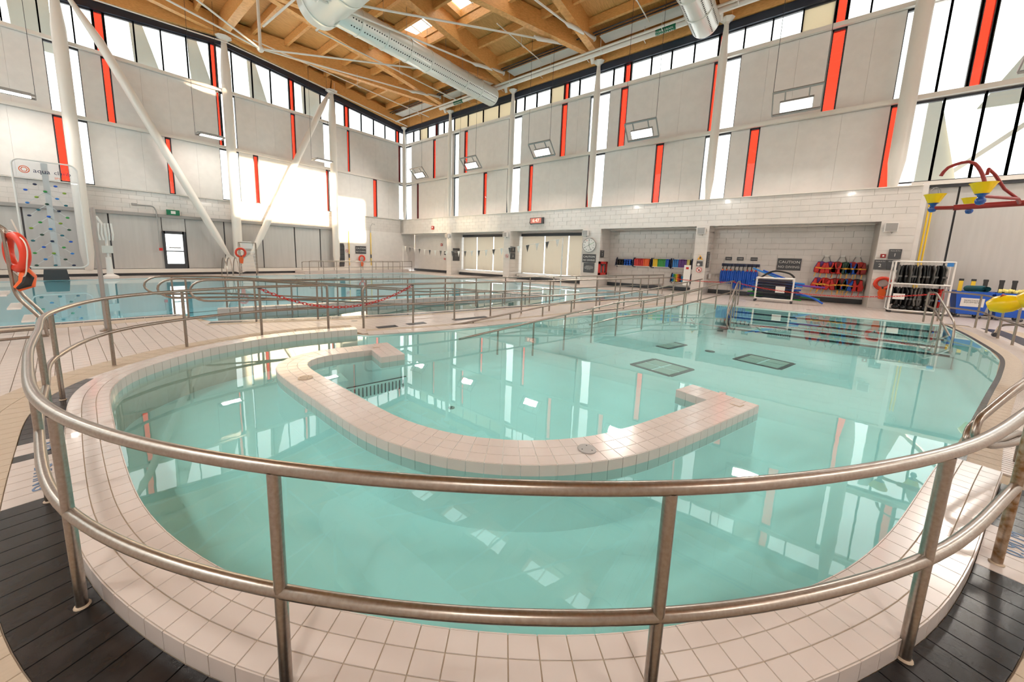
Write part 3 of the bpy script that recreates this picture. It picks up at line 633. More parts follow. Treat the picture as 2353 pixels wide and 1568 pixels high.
MB().box(3.9, 4.82, YL + .1, YL + .14, 2.4, 3.3).build('shade_backing', 'dark', WL)
MB().box(13.75, XA + .2, YL - .02, YL + .14, 0.0, 3.36).build('plain_panel', 'panel', WL)
MB().box(13.72, 13.82, YL - .12, YL, .34, 3.36).build('post', 'metalgrey', WL)
D1 = sroot('door_1'); fy = YL - .02
for x in (3.92, 4.80): MB().box(x - .06, x + .06, fy - .06, fy + .06, .34, 2.46).build('jamb', 'dark', D1)
MB().box(3.92, 4.8, fy - .06, fy + .06, 2.3, 2.46).build('head', 'dark', D1); MB().box(3.92, 4.8, fy - .05, fy + .05, .34, .62).build('bottom_rail', 'dark', D1); MB().box(3.98, 4.74, fy - .03, fy + .03, 1.3, 1.36).build('mid_rail', 'dark', D1)
for z0, z1 in ((.62, 1.3), (1.36, 2.3)): MB().box(4.0, 4.72, fy + .0, fy + .02, z0, z1).build('pane', 'clear', D1)
MB().box(4.1, 4.62, fy - .07, fy - .02, 1.5, 1.56).build('push_bar', 'metalgrey', D1)
# alcove shades at far right (Y 9.9-15, 15.7-20.8)
for lo, hi, cuts in ((9.85, 15.0, (11.3, 13.1)), (15.75, 20.8, (17.6, 19.3))):
    ed = [lo, *cuts, hi]
    for a, b in zip(ed, ed[1:]): shade('shade', a + .04, b - .04, 'R', .45, 3.0, WA, XA - .2, 'backlit')
    MB().box(XA - .3, XA - .1, lo, hi, 3.0, 3.18).build('roller_box', 'dark', WA); MB().box(XA - .7, XA, lo - .1, hi, .22, .36).build('bench_top', 'panel', WA); MB().box(XA - .6, XA, lo, hi, 0, .22).build('bench_base', 'dark', WA)
# right end: tall shades below the big glazing
WE = struct(MB().box(20.75, 20.9, -12, -3.25, 0, 4.6).build('wall_end', 'panel'))
for a, b in ((-12, -8.6), (-8.55, -6.5), (-6.45, -4.2), (-4.15, -3.4)): shade('shade', a, b, 'R', .05, 4.5, WE, 20.5)
MB().box(20.4, 20.6, -12, -3.3, 4.45, 4.6).build('roller_box', 'dark', WE)
for y in (-4.17, -6.47, -8.57): MB().box(20.55, 20.6, y - .05, y + .05, 0, 4.5).build('gap_post', 'dark', WE)
MB().box(20.1, XA, -3.4, -3.25, 0, 4.6).build('return_wall', 'panel', WE)
# walls behind the camera
WB = sroot('wall_back'); ZB = -12.0
OPEN = [(7.3, 13.6, 6.9, 10.5), (13.95, 16.4, 5.75, 9.0)]
def bbox_(a, b, z0, z1): MB().box(a, b, ZB - .2, ZB, z0, z1).build('panel', 'panel', WB)
bbox_(X0 - .2, 7.3, 0, 14); bbox_(16.4, 20.9, 0, 13.5); bbox_(7.3, 13.6, 0, 6.9); bbox_(7.3, 13.6, 10.5, 14.2); bbox_(13.6, 13.95, 0, 13.8); bbox_(13.95, 16.4, 0, 5.75); bbox_(13.95, 16.4, 9.0, 13.5)
for a, b, z0, z1 in OPEN:
    n = max(1, round((b - a) / 1.3))
    for i in range(n):
        p, q = a + (b - a) * i / n, a + (b - a) * (i + 1) / n; MB().box(p + .02, q - .02, ZB - .11, ZB - .09, z0, z1).build('pane', 'clear', WB); MB().box(p - .03, p + .03, ZB - .15, ZB - .05, z0, z1).build('mullion', 'dark', WB)
WN = struct(MB().box(X0 - .2, X0, -12, 4, 0, 12).build('wall_near', 'panel')); MB().box(X0 - .2, X0, 4, YL + .3, 0, 4.5).build('panel', 'panel', WN)
for k in range(9):
    y = 4.05 + k * 2.6; MB().box(X0 - .11, X0 - .09, y, y + 2.5, 4.5, 12).build('pane', 'clear', WN); MB().box(X0 - .15, X0, y - .06, y + .06, 4.5, 12).build('mullion', 'dark', WN)
# ================================================================= roof
CE = sroot('ceiling')
def zb(x): return 12.5 + .113 * (20.3 - x) if x >= 7.35 else 12.5 + .113 * 12.95 - .113 * (7.35 - x)
UPv = (0, 0, 1)
def roof_sheet(xa, xb, ya, yb, name='roof_deck', mt='deckwood', dz=.95, th=.08):
    v = []
    for z in (dz, dz + th):
        for x, y in ((xa, ya), (xb, ya), (xb, yb), (xa, yb)): v.append((x, y, zb(x) + z))
    return MB().add(v, [(0, 1, 2, 3), (7, 6, 5, 4), (0, 4, 5, 1), (1, 5, 6, 2), (2, 6, 7, 3), (3, 7, 4, 0)]).build(name, mt, CE)
SKYX0, SKYX1 = 13.42, 14.85
YC = [27.2, 21.4, 15.5, 9.5, 3.5, -2.5, -8.5, -12.2]
for a, b in zip(YC[1:], YC):
    roof_sheet(7.35, SKYX0, a, b); roof_sheet(SKYX1, 20.9, a, b); roof_sheet(X0 - .3, 7.35, a, b)
    if b > 22: roof_sheet(SKYX0, SKYX1, a, b)
    else:
        lo, hi = a + .9, b - .5
        roof_sheet(SKYX0, SKYX1, a, lo); roof_sheet(SKYX0, SKYX1, hi, b)
        WIN[0] += 1; s_ = sroot('window_%d' % WIN[0]); n = 5
        for i in range(n):
            y0, y1 = lo + (hi - lo) * i / n, lo + (hi - lo) * (i + 1) / n
            v = [(SKYX0, y0, zb(SKYX0) + 1.3), (SKYX1, y0, zb(SKYX1) + 1.3), (SKYX1, y1, zb(SKYX1) + 1.3), (SKYX0, y1, zb(SKYX0) + 1.3)]
            MB().add(v + [(x, y, z + .02) for x, y, z in v], [(0, 1, 2, 3), (7, 6, 5, 4)]).build('pane', 'clear', s_)
            MB().bar((SKYX0, y0, zb(SKYX0) + 1.28), (SKYX1, y0, zb(SKYX1) + 1.28), .05, .08).build('glazing_bar', 'white', s_)
        for x in (SKYX0, SKYX1): MB().box(x - .03, x + .03, lo, hi, zb(x) + .95, zb(x) + 1.32).build('curb', 'wood', s_)
        for y in (lo, hi): MB().bar((SKYX0, y, zb(SKYX0) + 1.14), (SKYX1, y, zb(SKYX1) + 1.14), .06, .36).build('curb', 'wood', s_)
def beam(a, b, dep, wd, name, dz=0):
    a = Vector((a[0], a[1], zb(a[0]) + dep / 2 + dz)); b = Vector((b[0], b[1], zb(b[0]) + dep / 2 + dz)); return MB().bar(a, b, wd, dep).build(name, 'wood', CE)
for y in YC[1:-1]:
    beam((20.45, y), (7.35, y), .95, .36, 'rafter'); beam((7.35, y), (X0, y), .95, .36, 'rafter')
for i in range(1, len(YC) - 1):
    beam((20.3, YC[i]), (7.35, YC[i - 1]), .85, .32, 'diagonal_beam'); beam((X0, YC[i]), (7.35, YC[i - 1]), .85, .32, 'diagonal_beam')
beam((7.35, 27.2), (7.35, -12), .95, .42, 'ridge_beam')
for x in (8.7, 10.3, 11.95, 13.3, 14.95, 16.65, 18.4):
    for a, b in zip(YC[1:], YC): beam((x, a + .15), (x, b - .15), .42, .16, 'purlin', .5)
for x in (6, 4.3, 2.6, .9, -.8, -2.5, -4.2):
    for a, b in zip(YC[1:], YC): beam((x, a + .15), (x, b - .15), .42, .16, 'purlin', .5)
for a, b in zip(YC[1:], YC): MB().bar((20.42, a + .1, 12.72), (20.42, b - .1, 12.72), .22, .75).build('edge_beam', 'wood', CE)
for a, b in ((X0, 7.3), (7.4, 13.7), (13.8, 20.3)): MB().bar((a, 27.12, eave_l(a) + .72), (b, 27.12, eave_l(b) + .72), .24, .78).build('gable_beam', 'wood', CE)
for a, b in zip(YC[1:], YC):
    if a > -9: MB().box(19.0, 19.75, a + .3, b - .5, 12.98, 13.02).build('soffit_panel', 'soffit', CE)
    for x in (18.62, 18.85): MB().bar((x, a + .3, 13.02), (x, b - .3, 13.02), .05, .05).build('track_rail', 'dark', CE)
MB().add([(X0 - .3, YL + .02, eave_l(X0) + .2), (7.35, YL + .02, eave_l(7.35) + .2), (XR + .4, YL + .02, eave_l(XR) + .2), (XR + .4, YL + .02, zb(XR) + 1.02), (7.35, YL + .02, zb(7.35) + 1.02), (X0 - .3, YL + .02, zb(X0) + 1.02)], [(0, 1, 4, 5), (1, 2, 3, 4)]).build('gable_infill', 'wood', CE)
MB().box(20.52, 20.6, -12.2, YL + .1, 12.2, 13.5).build('eave_infill', 'wood', CE); MB().box(X0 - .3, X0 - .1, -12.2, YL + .1, 11.9, 13.5).build('eave_infill', 'wood', CE)
roof_sheet(X0 - .3, 20.9, 27.2, 27.7) if 0 else [roof_sheet(a, b, 27.2, 27.7) for a, b in ((X0 - .3, 7.35), (7.35, 20.9))]
# tie rods, posts and struts
for y in YC[1:-2]:
    MB().tube([(7.35, y, 11.4), (7.35, y, zb(7.35))], .07, 10).build('king_post', 'white', CE, True)
    MB().sphere((7.35, y, 11.4), .16).build('rod_node', 'white', CE, True)
    for s_, ys in ((1, (y, y - 5.9 if y > -2 else y)), (-1, (y, y - 5.9 if y > -2 else y))):
        for k, yt in enumerate(ys):
            if k and yt == y: continue
            ex = 7.35 + s_ * 9.35; ey = y + (yt - y) * .72; sx_ = 7.35 + s_ * 11.6; syy = y + (yt - y) * .9
            MB().tube([(7.35, y, 11.4), (ex, ey, 12.62)], .045, 8).build('tie_rod', 'white', CE, True)
            MB().tube([(ex - s_ * .35, ey, 12.57), (ex, ey, 12.62), (ex + s_ * .2, ey, 12.68), (sx_, syy + (.2 if k else -.2), 12.98)], [.05, .11, .1, .085], 10).build('strut', 'white', CE, True)
            MB().lathe([(.13, 0), (.13, .05)], (sx_, syy + (.2 if k else -.2), 12.95), 12, (1, 0, .2)).build('strut_plate', 'white', CE, True)
# ---- steel columns
def column(label, x, y, zbase, ztop, r0=.2, base=True):
    o = thing('steel_column', label, 'column', (x, y, zbase)); h = ztop - zbase
    MB().lathe([(r0 * .55, 0), (r0 * .6, .05), (r0, .9), (r0, h - 1.7), (r0 * .52, h - .25), (r0 * .52, h - .2)], n=20).build('shaft', 'white', o, True)
    MB().lathe([(r0 * .6, h - .22), (r0 * .7, h - .16), (r0 * 1.5, h - .05), (r0 * 1.7, h)], n=8).build('capital', 'white', o)
    return o
nm = ['second', 'third', 'fourth', 'fifth']
for i, (y, d) in enumerate(((21.35, 'white tapered column on right bulkhead nearest the far corner'), (15.4, 'white tapered column on right bulkhead above the pennant line'), (9.5, 'white tapered column on bulkhead above the round wall clock'), (3.5, 'white tapered column on bulkhead above the warning triangle sign'), (-2.5, 'thick white column at the edge of the big right glazing'))):
    column(d, 20.2 if y > -2 else 20.15, y, 4.54, 12.4, .18 if y > -2 else .23)
column('white tapered column standing in the far corner', 20.15, 27.05, 4.54, 12.3, .16)
for x, d in ((.95, 'tall white column behind the clear climbing wall'), (7.35, 'tall white column at the ridge with the braced foot'), (13.75, 'tall white column left of the sunlit wall patch')):
    column(d, x, 27.0, .3, eave_l(x) + .32, .25)
o = thing('diagonal_brace', 'long white diagonal brace running down to the ridge column foot', 'brace'); MB().tube([(1.25, 26.85, 13.0), (2.2, 26.85, 11.3), (6.2, 26.85, 2.4), (6.75, 26.85, 1.2)], [.08, .2, .2, .1], 14).build('shaft', 'white', o, True); MB().prism([(6.5, .35), (7.35, .05), (7.2, .9), (6.7, 1.35)], 0, .06).xf(Matrix.Translation((0, 26.88, 0)) @ Matrix.Rotation(R(90), 4, 'X')).build('gusset', 'white', o)
o = thing('diagonal_brace', 'white diagonal brace rising to the column left of the corner', 'brace'); MB().tube([(13.5, 26.85, 12.75), (12.9, 26.85, 11.6), (8.6, 26.85, 2.4), (8.0, 26.85, 1.2)], [.08, .2, .2, .1], 14).build('shaft', 'white', o, True); MB().prism([(8.2, .35), (7.35, .05), (7.5, .9), (8.05, 1.35)], 0, .06).xf(Matrix.Translation((0, 26.88, 0)) @ Matrix.Rotation(R(90), 4, 'X')).build('gusset', 'white', o)
# ---- ducts
def duct(label, y, xa, xb, z, r):
    o = thing('perforated_duct', label, 'duct'); prof = [(xa, r), (xb - .1, r), (xb - .03, r * .97), (xb, r * .85)]
    MB().tube([(x, y, z) for x, _ in prof], [q for _, q in prof], 32).build('shell', 'duct', o, True)
    k = 0; x = xa + 1.0
    while x < xb - .2:
        MB().tube([(x - .04, y, z), (x + .04, y, z)], r + .025, 32).build('band', 'duct', o, True)
        MB().tube([(x, y, z + r), (x, y, zb(x) + .5)], .008, 5).build('hanger_wire', 'metalgrey', o); x += 1.35
    hb = MB()
    for a in (-2.75, -2.2, -.95, -.4):
        x = xa + .5
        while x < xb - .1:
            c = Vector((x, y + (r + .002) * math.cos(a), z + (r + .002) * math.sin(a))); n = Vector((0, math.cos(a), math.sin(a))); hb.lathe([(.032, 0), (.032, .004)], c, 6, n); x += .13
    tag(hb.build('perforation', 'black_hole', o), kind='stuff')
duct('perforated white air duct ending beside the far columns', 16.4, 8.7, 19.3, 11.9, .55); duct('perforated white air duct at the top right of the hall', 4.15, 8.7, 19.3, 11.95, .55)
o = thing('main_duct', 'large shiny main air duct along the roof ridge', 'duct')
MB().tube([(8.3, 17.5, 12.25), (8.3, 17.3, 12.25), (8.3, -10, 12.25)], [.8, .92, .92], 40).build('shell', 'duct', o, True)
for k in range(14): MB().tube([(8.3, 16.9 - k * 2, 12.25), (8.3, 16.8 - k * 2, 12.25)], .945, 40).build('seam', 'duct', o, True)
# ---- pipes along the right eave
def pipe(name, label, pts, r, m='white', cat='pipe', hang=None):
    o = thing(name, label, cat); MB().tube(pts, r, 12).build('pipe_run', m, o, True)
    for x, y, z, zt in hang or []:
        MB().tube([(x, y, z), (x, y, zt)], .012, 6).build('hanger', m, o); MB().tube([(x, y, z - r - .02), (x + .25, y, z - r - .05)], .015, 6).build('foot', m, o)
    return o
p1 = pipe('roof_pipe', 'slim white pipe running along the right eave into the corner', [(19.2, 26.9, 12.5), (19.2, -11, 12.5)], .055, hang=[(19.2, y, 12.5, 13.3) for y in range(-9, 27, 3)])
p2 = pipe('storm_pipe', 'thick white drain pipe with green label along the right eave', [(19.55, 21.8, 12.5), (19.55, -11, 12.5)], .13, hang=[(19.55, y + .9, 12.5, 13.3) for y in range(-9, 21, 3)])
for y in (15.7, 9.7, 3.7, 21.5): MB().tube([(19.55, y, 12.5), (19.75, y, 12.45), (19.85, y, 12.2)], [.12, .12, .09], 10).build('elbow', 'white', p2, True)
for y in (5.9, 19.8):
    lb_ = MB().tube([(19.55, y - .45, 12.5), (19.55, y + .45, 12.5)], .134, 16).build('pipe_label', 'signgreen', p2)
    _n = Vector((-.55, 0, -.83)); _x = Vector((0, -1, 0)); _y = _n.cross(_x)
    rm = Matrix((( _x.x, _y.x, _n.x), (_x.y, _y.y, _n.y), (_x.z, _y.z, _n.z)))
    put_text('storm', (19.55 + _n.x * .137, y, 12.5 + _n.z * .137), rm, 'signtext', lb_)
for i, (lab, pts, r) in enumerate((('thin sprinkler pipe crossing the roof above the lap pool', [(7.9, 24.0, 12.9), (20, 23.6, 12.4)], .03), ('thin sprinkler pipe crossing below the first duct', [(9.4, 19.6, 12.5), (19.2, 19.6, 12.45)], .035), ('thin sprinkler pipe crossing between the two ducts', [(15.0, 12.6, 13.0), (19.2, 12.6, 12.9)], .025), ('thin sprinkler pipe crossing above the second duct', [(15.0, 6.6, 13.0), (19.2, 6.6, 12.9)], .025), ('long sprinkler pipe under the gable beam', [(X0, 26.4, 12.3), (7.35, 26.4, 13.3), (20, 26.4, 12.25)], .035))):
    pipe('sprinkler_pipe', lab, pts, r, hang=[(p[0] * .5 + q[0] * .5, p[1] * .5 + q[1] * .5, p[2] * .5 + q[2] * .5, 13.4) for p, q in zip(pts, pts[1:])])
for y0, z0, y1 in ((19.6, 12.5, 17.3), (21.6, 12.6, 17.5)):
    pipe('roof_pipe', 'white pipe dropping from the main duct near Y' if 0 else ('short white pipe joining the main duct to the sprinkler line' if y0 < 20 else 'short white pipe beside the main duct end'), [(9.3 if y0 < 20 else 7.6, y0, z0), (9.4 if y0 < 20 else 7.9, y1, z0 + .15)], .05)
# ---- flood lights
def flood(label, pos, face, wd=1.45, ht=.9, tilt=45, grp='hanging flood lights', power=1.0):
    o = thing('flood_light', label, 'lamp', pos, 0, grp); rz = {'R': 90, 'L': 0}[face]
    o.rotation_euler = (R(tilt) if face == 'L' else R(tilt), 0, R(rz)); t = .035
    for s in (-1, 1):
        MB().box(-wd / 2, wd / 2, s * ht / 2 - t, s * ht / 2 + t, -t, t).build('frame_bar', 'metalgrey', o); MB().box(s * wd / 2 - t / 2, s * wd / 2 + t / 2, -ht / 2, ht / 2, -t, t).build('frame_bar', 'metalgrey', o)
        MB().box(s * .35 - .02, s * .35 + .02, -.05, ht / 2, -.02, .02).build('bracket', 'metalgrey', o)
    MB().box(-.5, .5, -.36, .06, -.06, .06).build('housing', 'metalgrey', o)
    MB().box(-.47, .47, -.33, .03, -.075, -.06).build('lens', 'lens', o)
    ld = bpy.data.lights.new('flood_lamp', 'AREA'); ld.shape = 'RECTANGLE'; ld.size = .9; ld.size_y = .34; ld.energy = LAMP * power; ld.color = (1, .93, .84)
    lo = bpy.data.objects.new('flood_lamp', ld); COL.objects.link(lo); lo.parent = o; lo.location = (0, -.15, -.09)
    mw = Matrix.Translation(pos) @ o.rotation_euler.to_matrix().to_4x4()
    for q in ((-wd / 2, ht / 2, 0), (wd / 2, ht / 2, 0)):
        p = mw @ Vector(q); c = MB().tube([p, (p.x, p.y, zb(p.x) + .97)], .009, 5).build('cable', 'dark', o); c.matrix_parent_inverse = mw.inverted()
    return o
for y, d in ((.6, 'framed flood light hanging nearest the big right glazing'), (6.3, 'framed flood light hanging below the second duct, second nearest'), (11.9, 'framed flood light hanging third from the right glazing'), (17.5, 'framed flood light hanging fourth from the right glazing'), (23.0, 'framed flood light hanging nearest the far corner'), (-5.2, 'added flood light out of view before the big right glazing')):  # the last one is out of view, added to brighten the hall
    o = flood(d, (18.5, y, 7.75), 'R')
for x, d in ((-.6, 'flood light glowing left of the climbing wall column'), (6.0, 'flood light glowing left of the ridge column'), (12.2, 'flood light glowing left of the sunlit column')):
    o = flood(d, (x, 25.5, 7.7), 'L', 1.2, .6, 0, power=.35)
for x, y, d in ((2, -9, 'added fill light behind the near deck, left of the main duct'), (6.4, -9, 'added fill light behind the near deck beside the main duct'), (14, -9, 'added fill light before the sunlit rear windows'), (-4, -3, 'added fill light over the near left deck'), (-4, 6, 'added fill light left of the rounded pool end'), (-4, 15, 'added fill light over the left end of the lap pool')): flood(d, (x, y, 7.8), 'L', 1.2, .6, 0)  # unseen lamps outside the frame, added as fill for the hall
# ================================================================= railings
RT, RP = .0225, .0205
def railing(label, path, posts, z=.91, mid=.46, close0=False, close1=False, cat='railing', m='steel', r=RT, name='guard_rail', zfun=None, rusty=()):
    o = thing(name, label, cat); path = [Vector(p) for p in path]
    top = [Vector((p.x, p.y, z)) for p in path]
    def ends(pts):
        pts = list(pts)
        if close0: pts = [Vector((pts[0].x, pts[0].y, 0)), pts[0] + Vector((0, 0, 0))] + pts[1:]
        if close1: pts = pts[:-1] + [pts[-1] + Vector((0, 0, 0)), Vector((pts[-1].x, pts[-1].y, 0))]
        return pts
    t = ends(top)
    if close0: t = fillet(t[:3], .16)[:-1] + t[2:]
    if close1: t = t[:-3] + fillet(t[-3:], .16)
    MB().tube(t, r, 14).build('top_rail', m, o, True)
    if mid: MB().tube([Vector((p.x, p.y, mid)) for p in path], r, 12).build('mid_rail', m, o, True)
    for i, p in enumerate(posts):
        MB().tube([(p[0], p[1], 0), (p[0], p[1], z - r * .5)], RP, 12, caps=False).build('post', 'rust' if i in rusty else m, o, True)
        MB().lathe([(.029, 0), (.028, .004), (.023, .008)], (p[0], p[1], .003), 14).build('base_flange', 'beige', o, True)
    return o
A_POSTS = [(4.05, -1.44), (3.16, -1.04), (2.09, -.53), (1.14, .21), (.38, 1.2), (-.07, 2.26), (-.17, 3.40), (-.155, 4.48), (-.10, 5.62), (.35, 6.78), (1.2, 7.33), (2.31, 7.45), (3.44, 7.19)]
pa = crom(A_POSTS, .1); railing('curved double stainless rail round the near end of the pool', smooth(pa, 2), A_POSTS[1:-1], close1=True, rusty=(0,))
def lin(p, q, n): return [(p[0] + (q[0] - p[0]) * i / n, p[1] + (q[1] - p[1]) * i / n) for i in range(n + 1)]
B_ = [(4.02, 6.83), (5.1, 6.55), (6.16, 6.29), (7.24, 6.03), (8.25, 5.74), (9.3, 5.46), (10.4, 5.2), (11.5, 4.95), (12.7, 4.62), (13.9, 4.3), (15.1, 3.98), (16.2, 3.68)]
railing('stainless rail along the pool side of the tiled walkway', B_, B_[1:], close0=True)
C_ = [(2.0, 9.55), (2.76, 9.2), (3.88, 8.62), (4.98, 8.3), (6.05, 8.0), (7.16, 7.7), (8.19, 7.42), (9.3, 7.14), (10.34, 6.87), (11.44, 6.59), (12.6, 6.28), (13.8, 5.97), (15.0, 5.66), (16.2, 5.35), (17.4, 5.04), (18.6, 4.72)]
railing('stainless rail along the lap pool side of the tiled walkway', crom(C_, .5), C_[1:], close0=False)
def ramp_z(x, zf):
    if zf < -1.5: return max(zf, -.02 - (x - 2) * .075)
    fl = -.5 if x < 6 else (-1 if x > 8.5 else -.5 - (x - 6) * .2)
    return max(fl, -.02 - (16.3 - x) * .075)
def ramp_rail(label, pts, zfloor, posts, two=None):
    o = thing('ramp_rail', label, 'railing'); P = [Vector(p) for p in pts]; MB().tube(fillet(P, .2), RT, 12).build('top_rail', 'steel', o, True)
    if two: MB().tube([p - Vector((0, 0, two)) for p in fillet(P, .2) if p.z > .30 and p.x < 99], RT, 10).build('mid_rail', 'steel', o, True)
    for i in range(posts):
        t = i / (posts - 1) * .90 + .015; d = t * (len(P) - 1); j = min(int(d), len(P) - 2); p = P[j].lerp(P[j + 1], d - j)
        MB().tube([(p.x, p.y, ramp_z(p.x, zfloor)), (p.x, p.y, p.z)], .02, 10, caps=False).build('post', 'steel', o, True)
    return o
def even(pts, step):
    out = []; P = [Vector(p) for p in pts]
    for a, b in zip(P, P[1:]):
        n = max(1, round((b - a).length / step)); out += [a.lerp(b, i / n) for i in range(n)]
    return out + [P[-1]]
for x0_, y0_, y1_, x1_, y2_, y3_ in ((16.2, 2.85, 1.55, 8.5, 5.1, 3.8),):
    MB().add([(x0_, y0_, -.04), (x0_, y1_, -.04), (x1_, y3_, -.62), (x1_, y2_, -.62), (x0_, y0_, -1), (x0_, y1_, -1), (x1_, y3_, -1), (x1_, y2_, -1)], [(0, 3, 2, 1), (1, 2, 6, 5), (2, 3, 7, 6), (3, 0, 4, 7)]).build('ramp_slab', 'pool', BT)
E1 = even([(16.3, 2.7, .91), (11.3, 4.18, .45), (9.86, 4.6, .44), (5.2, 5.97, -.06)], 1.1)
E2 = even([(16.4, 1.65, .91), (11.0, 3.19, .43), (9.8, 3.53, .44), (4.95, 4.91, -.06)], 1.1)
ramp_rail('sloping stainless ramp rail beside the walkway in the pool', E1, -1.0, 11, .42); ramp_rail('sloping stainless ramp rail on the open water side of the ramp', E2, -1.0, 11, .42)
D1_ = even([(1.6, 10.25, .91), (2.6, 9.98, .88), (7.3, 8.69, .42), (8.6, 8.33, .42), (13.2, 7.07, 0.0)], 1.2); D2_ = even([(1.5, 11.2, .91), (2.6, 11.0, .88), (7.4, 9.7, .42), (8.7, 9.3, .42), (13.4, 8.05, 0)], 1.2)
ramp_rail('sloping stainless ramp rail in the lap pool nearest the walkway', D1_, -1.7, 11, .42); ramp_rail('sloping stainless ramp rail further out in the lap pool', D2_, -1.7, 11, .42)
for lb, y in (('stainless stair rail at pool steps beside the ramp', 1.45), ('stainless stair rail at pool steps by the right corner', -3.15)):
    o = thing('stair_rail', lb, 'railing'); MB().tube(fillet([(16.35, y, 0), (16.35, y, .91), (15.6, y, .91), (13.75, y, .3), (13.6, y, -.4)], .15), RT, 12).build('top_rail', 'steel', o, True)
    MB().tube([(16.35, y, .5), (15.6, y, .48), (13.68, y, -.12)], RT, 10).build('mid_rail', 'steel', o, True)
    for x, z, zz in ((15.5, -.33, .88), (14.75, -.65, .63)): MB().tube([(x, y, z), (x, y, zz)], .02, 10).build('post', 'steel', o, True)
RR = [(17.0, -3.55), (16.0, -4.02), (14.97, -3.95), (13.99, -3.87), (13.0, -3.8), (11.9, -3.72), (10.8, -3.56), (9.7, -3.28), (8.6, -2.95), (7.5, -2.6), (6.4, -2.25), (5.4, -1.93)]
rr = railing('stainless rail along the right pool edge behind the grating', crom(RR, .4), RR)
for k, dx in enumerate((0, .11)):
    P = [(5.4 + dx, -1.93 - dx * .3, .91 - dx), (4.9 + dx, -1.62, .88 - dx), (4.35 + dx, -1.32, .74 - dx), (3.98 + dx, -1.1, .58 - dx), (3.92 + dx, -1.08, .46 - dx * .8), (4.1 + dx, -1.2, .36 - dx * .4), (4.5 + dx, -1.42, .3), (4.9 + dx, -1.62, .28), (4.92 + dx, -1.63, .0)]
    MB().tube([Vector((p.x, p.y, p.z)) for p in crom3(P)] if 'crom3' in globals() else fillet(P, .12), RT * .9, 12).build('end_loop', 'steel', rr, True)
rc_ = bpy.data.objects['guard_rail.002']
MB().tube([(2.0 - .28 * math.sin(t), 9.55 + .13 * math.sin(t), .685 + .225 * math.cos(t)) for t in [k * math.pi / 10 for k in range(11)]], RT, 12).build('end_loop', 'steel', rc_, True)
for nm_, p in (('ramp_rail.002', (1.6, 10.25)), ('ramp_rail.003', (1.5, 11.2))): MB().tube([(p[0] - .3 * math.sin(t), p[1] + .08 * math.sin(t), .70 + .21 * math.cos(t)) for t in [k * math.pi / 10 for k in range(11)]], RT, 12).build('end_loop', 'steel', bpy.data.objects[nm_], True)
# far basin rails and low white raised edge
o = thing('far_basin', 'low white raised edge of the small basin in the far corner', 'pool edge'); MB().box(10.6, 19.2, 25.2, 25.5, 0, .22).build('edge_wall', 'coping', o); MB().box(10.6, 10.9, 25.5, 26.8, 0, .22).build('side_wall', 'coping', o)
FP = lin((10.8, 24.95), (19.3, 24.95), 9); railing('thin rail in front of the small basin in the far corner', FP, FP, close0=True, r=.02)
FP = lin((11.0, 26.6), (19.0, 26.2), 7); railing('thin rail behind the small basin in the far corner', FP, FP, .8, .4, close0=True, r=.02)
o = thing('lap_wall', 'low white tiled wall beside the ramp in the lap pool', 'pool wall'); MB().bar((2.4, 10.75, -.3), (13.0, 8.1, -.3), .22, .8).build('wall_core', 'grout', o)
for i in range(44):
    a = Vector((2.4, 10.75)).lerp(Vector((13, 8.1)), i / 44 + .0005); b = Vector((2.4, 10.75)).lerp(Vector((13, 8.1)), (i + 1) / 44 - .0005); MB().bar((a.x, a.y, .0), (b.x, b.y, .0), .25, .24).build('tile', 'coping', o)
# ---- chains
def chain(label, a, b, sag, n, name='barrier_chain', m='red', L=.055, r=.0065, hooks=True):
    o = thing(name, label, 'chain'); a, b = Vector(a), Vector(b); me = None
    pts = [a.lerp(b, t) - Vector((0, 0, sag * 4 * t * (1 - t))) for t in [i / n for i in range(n + 1)]]
    ln = (pts[1] - pts[0]).length * 1.28
    k = MB(); c = []
    for i in range(12):
        t = 2 * math.pi * i / 12; c.append((ln / 2 * math.cos(t), ln * .27 * math.sin(t), 0))
    me = k.tube(c, r, 5, closed=True).mesh('link', m, True)
    for i in range(n):
        d = pts[i + 1] - pts[i]; q = d.to_track_quat('X', 'Z'); l = link('link', me, o); l.location = (pts[i] + pts[i + 1]) / 2; l.rotation_mode = 'QUATERNION'
        from mathutils import Quaternion
        l.rotation_quaternion = q @ Quaternion((1, 0, 0), R(90 * (i % 2) + 20))
    if hooks:
        for p in (a, b): MB().tube([(p.x + .03 * math.cos(t), p.y + .03 * math.sin(t), p.z) for t in [j * .63 for j in range(10)]], .008, 6, closed=True).build('clip', 'dark', o)
    return o
chain('red plastic chain sagging across the gap in the walkway rails', (2.31, 7.43, .885), (5.08, 6.55, .885), .42, 46)
chain('long red chain hung across the far pool steps', (16.2, 3.68, .87), (16.3, 1.6, .87), .05, 40, hooks=False)
chain('red chain strung from step rail to right corner rail', (16.4, 1.65, .85), (17.0, -3.55, .85), .28, 90, hooks=False)
chain('short red chain end clipped to the near rail at right edge', (3.42, -1.14, .89), (3.62, -1.28, .82), .03, 5, L=.06, r=.008)
# ---- tall post and grey stick left
o = thing('lane_post', 'tall grey post standing on the deck beside the lap pool', 'post', (.47, 9.74, 0)); MB().tube([(0, 0, 0), (0, 0, 2.25)], .032, 16).build('shaft', 'metalgrey', o, True); MB().lathe([(.1, 0), (.1, .02), (.05, .05)], n=16).build('base_plate', 'steel', o, True)
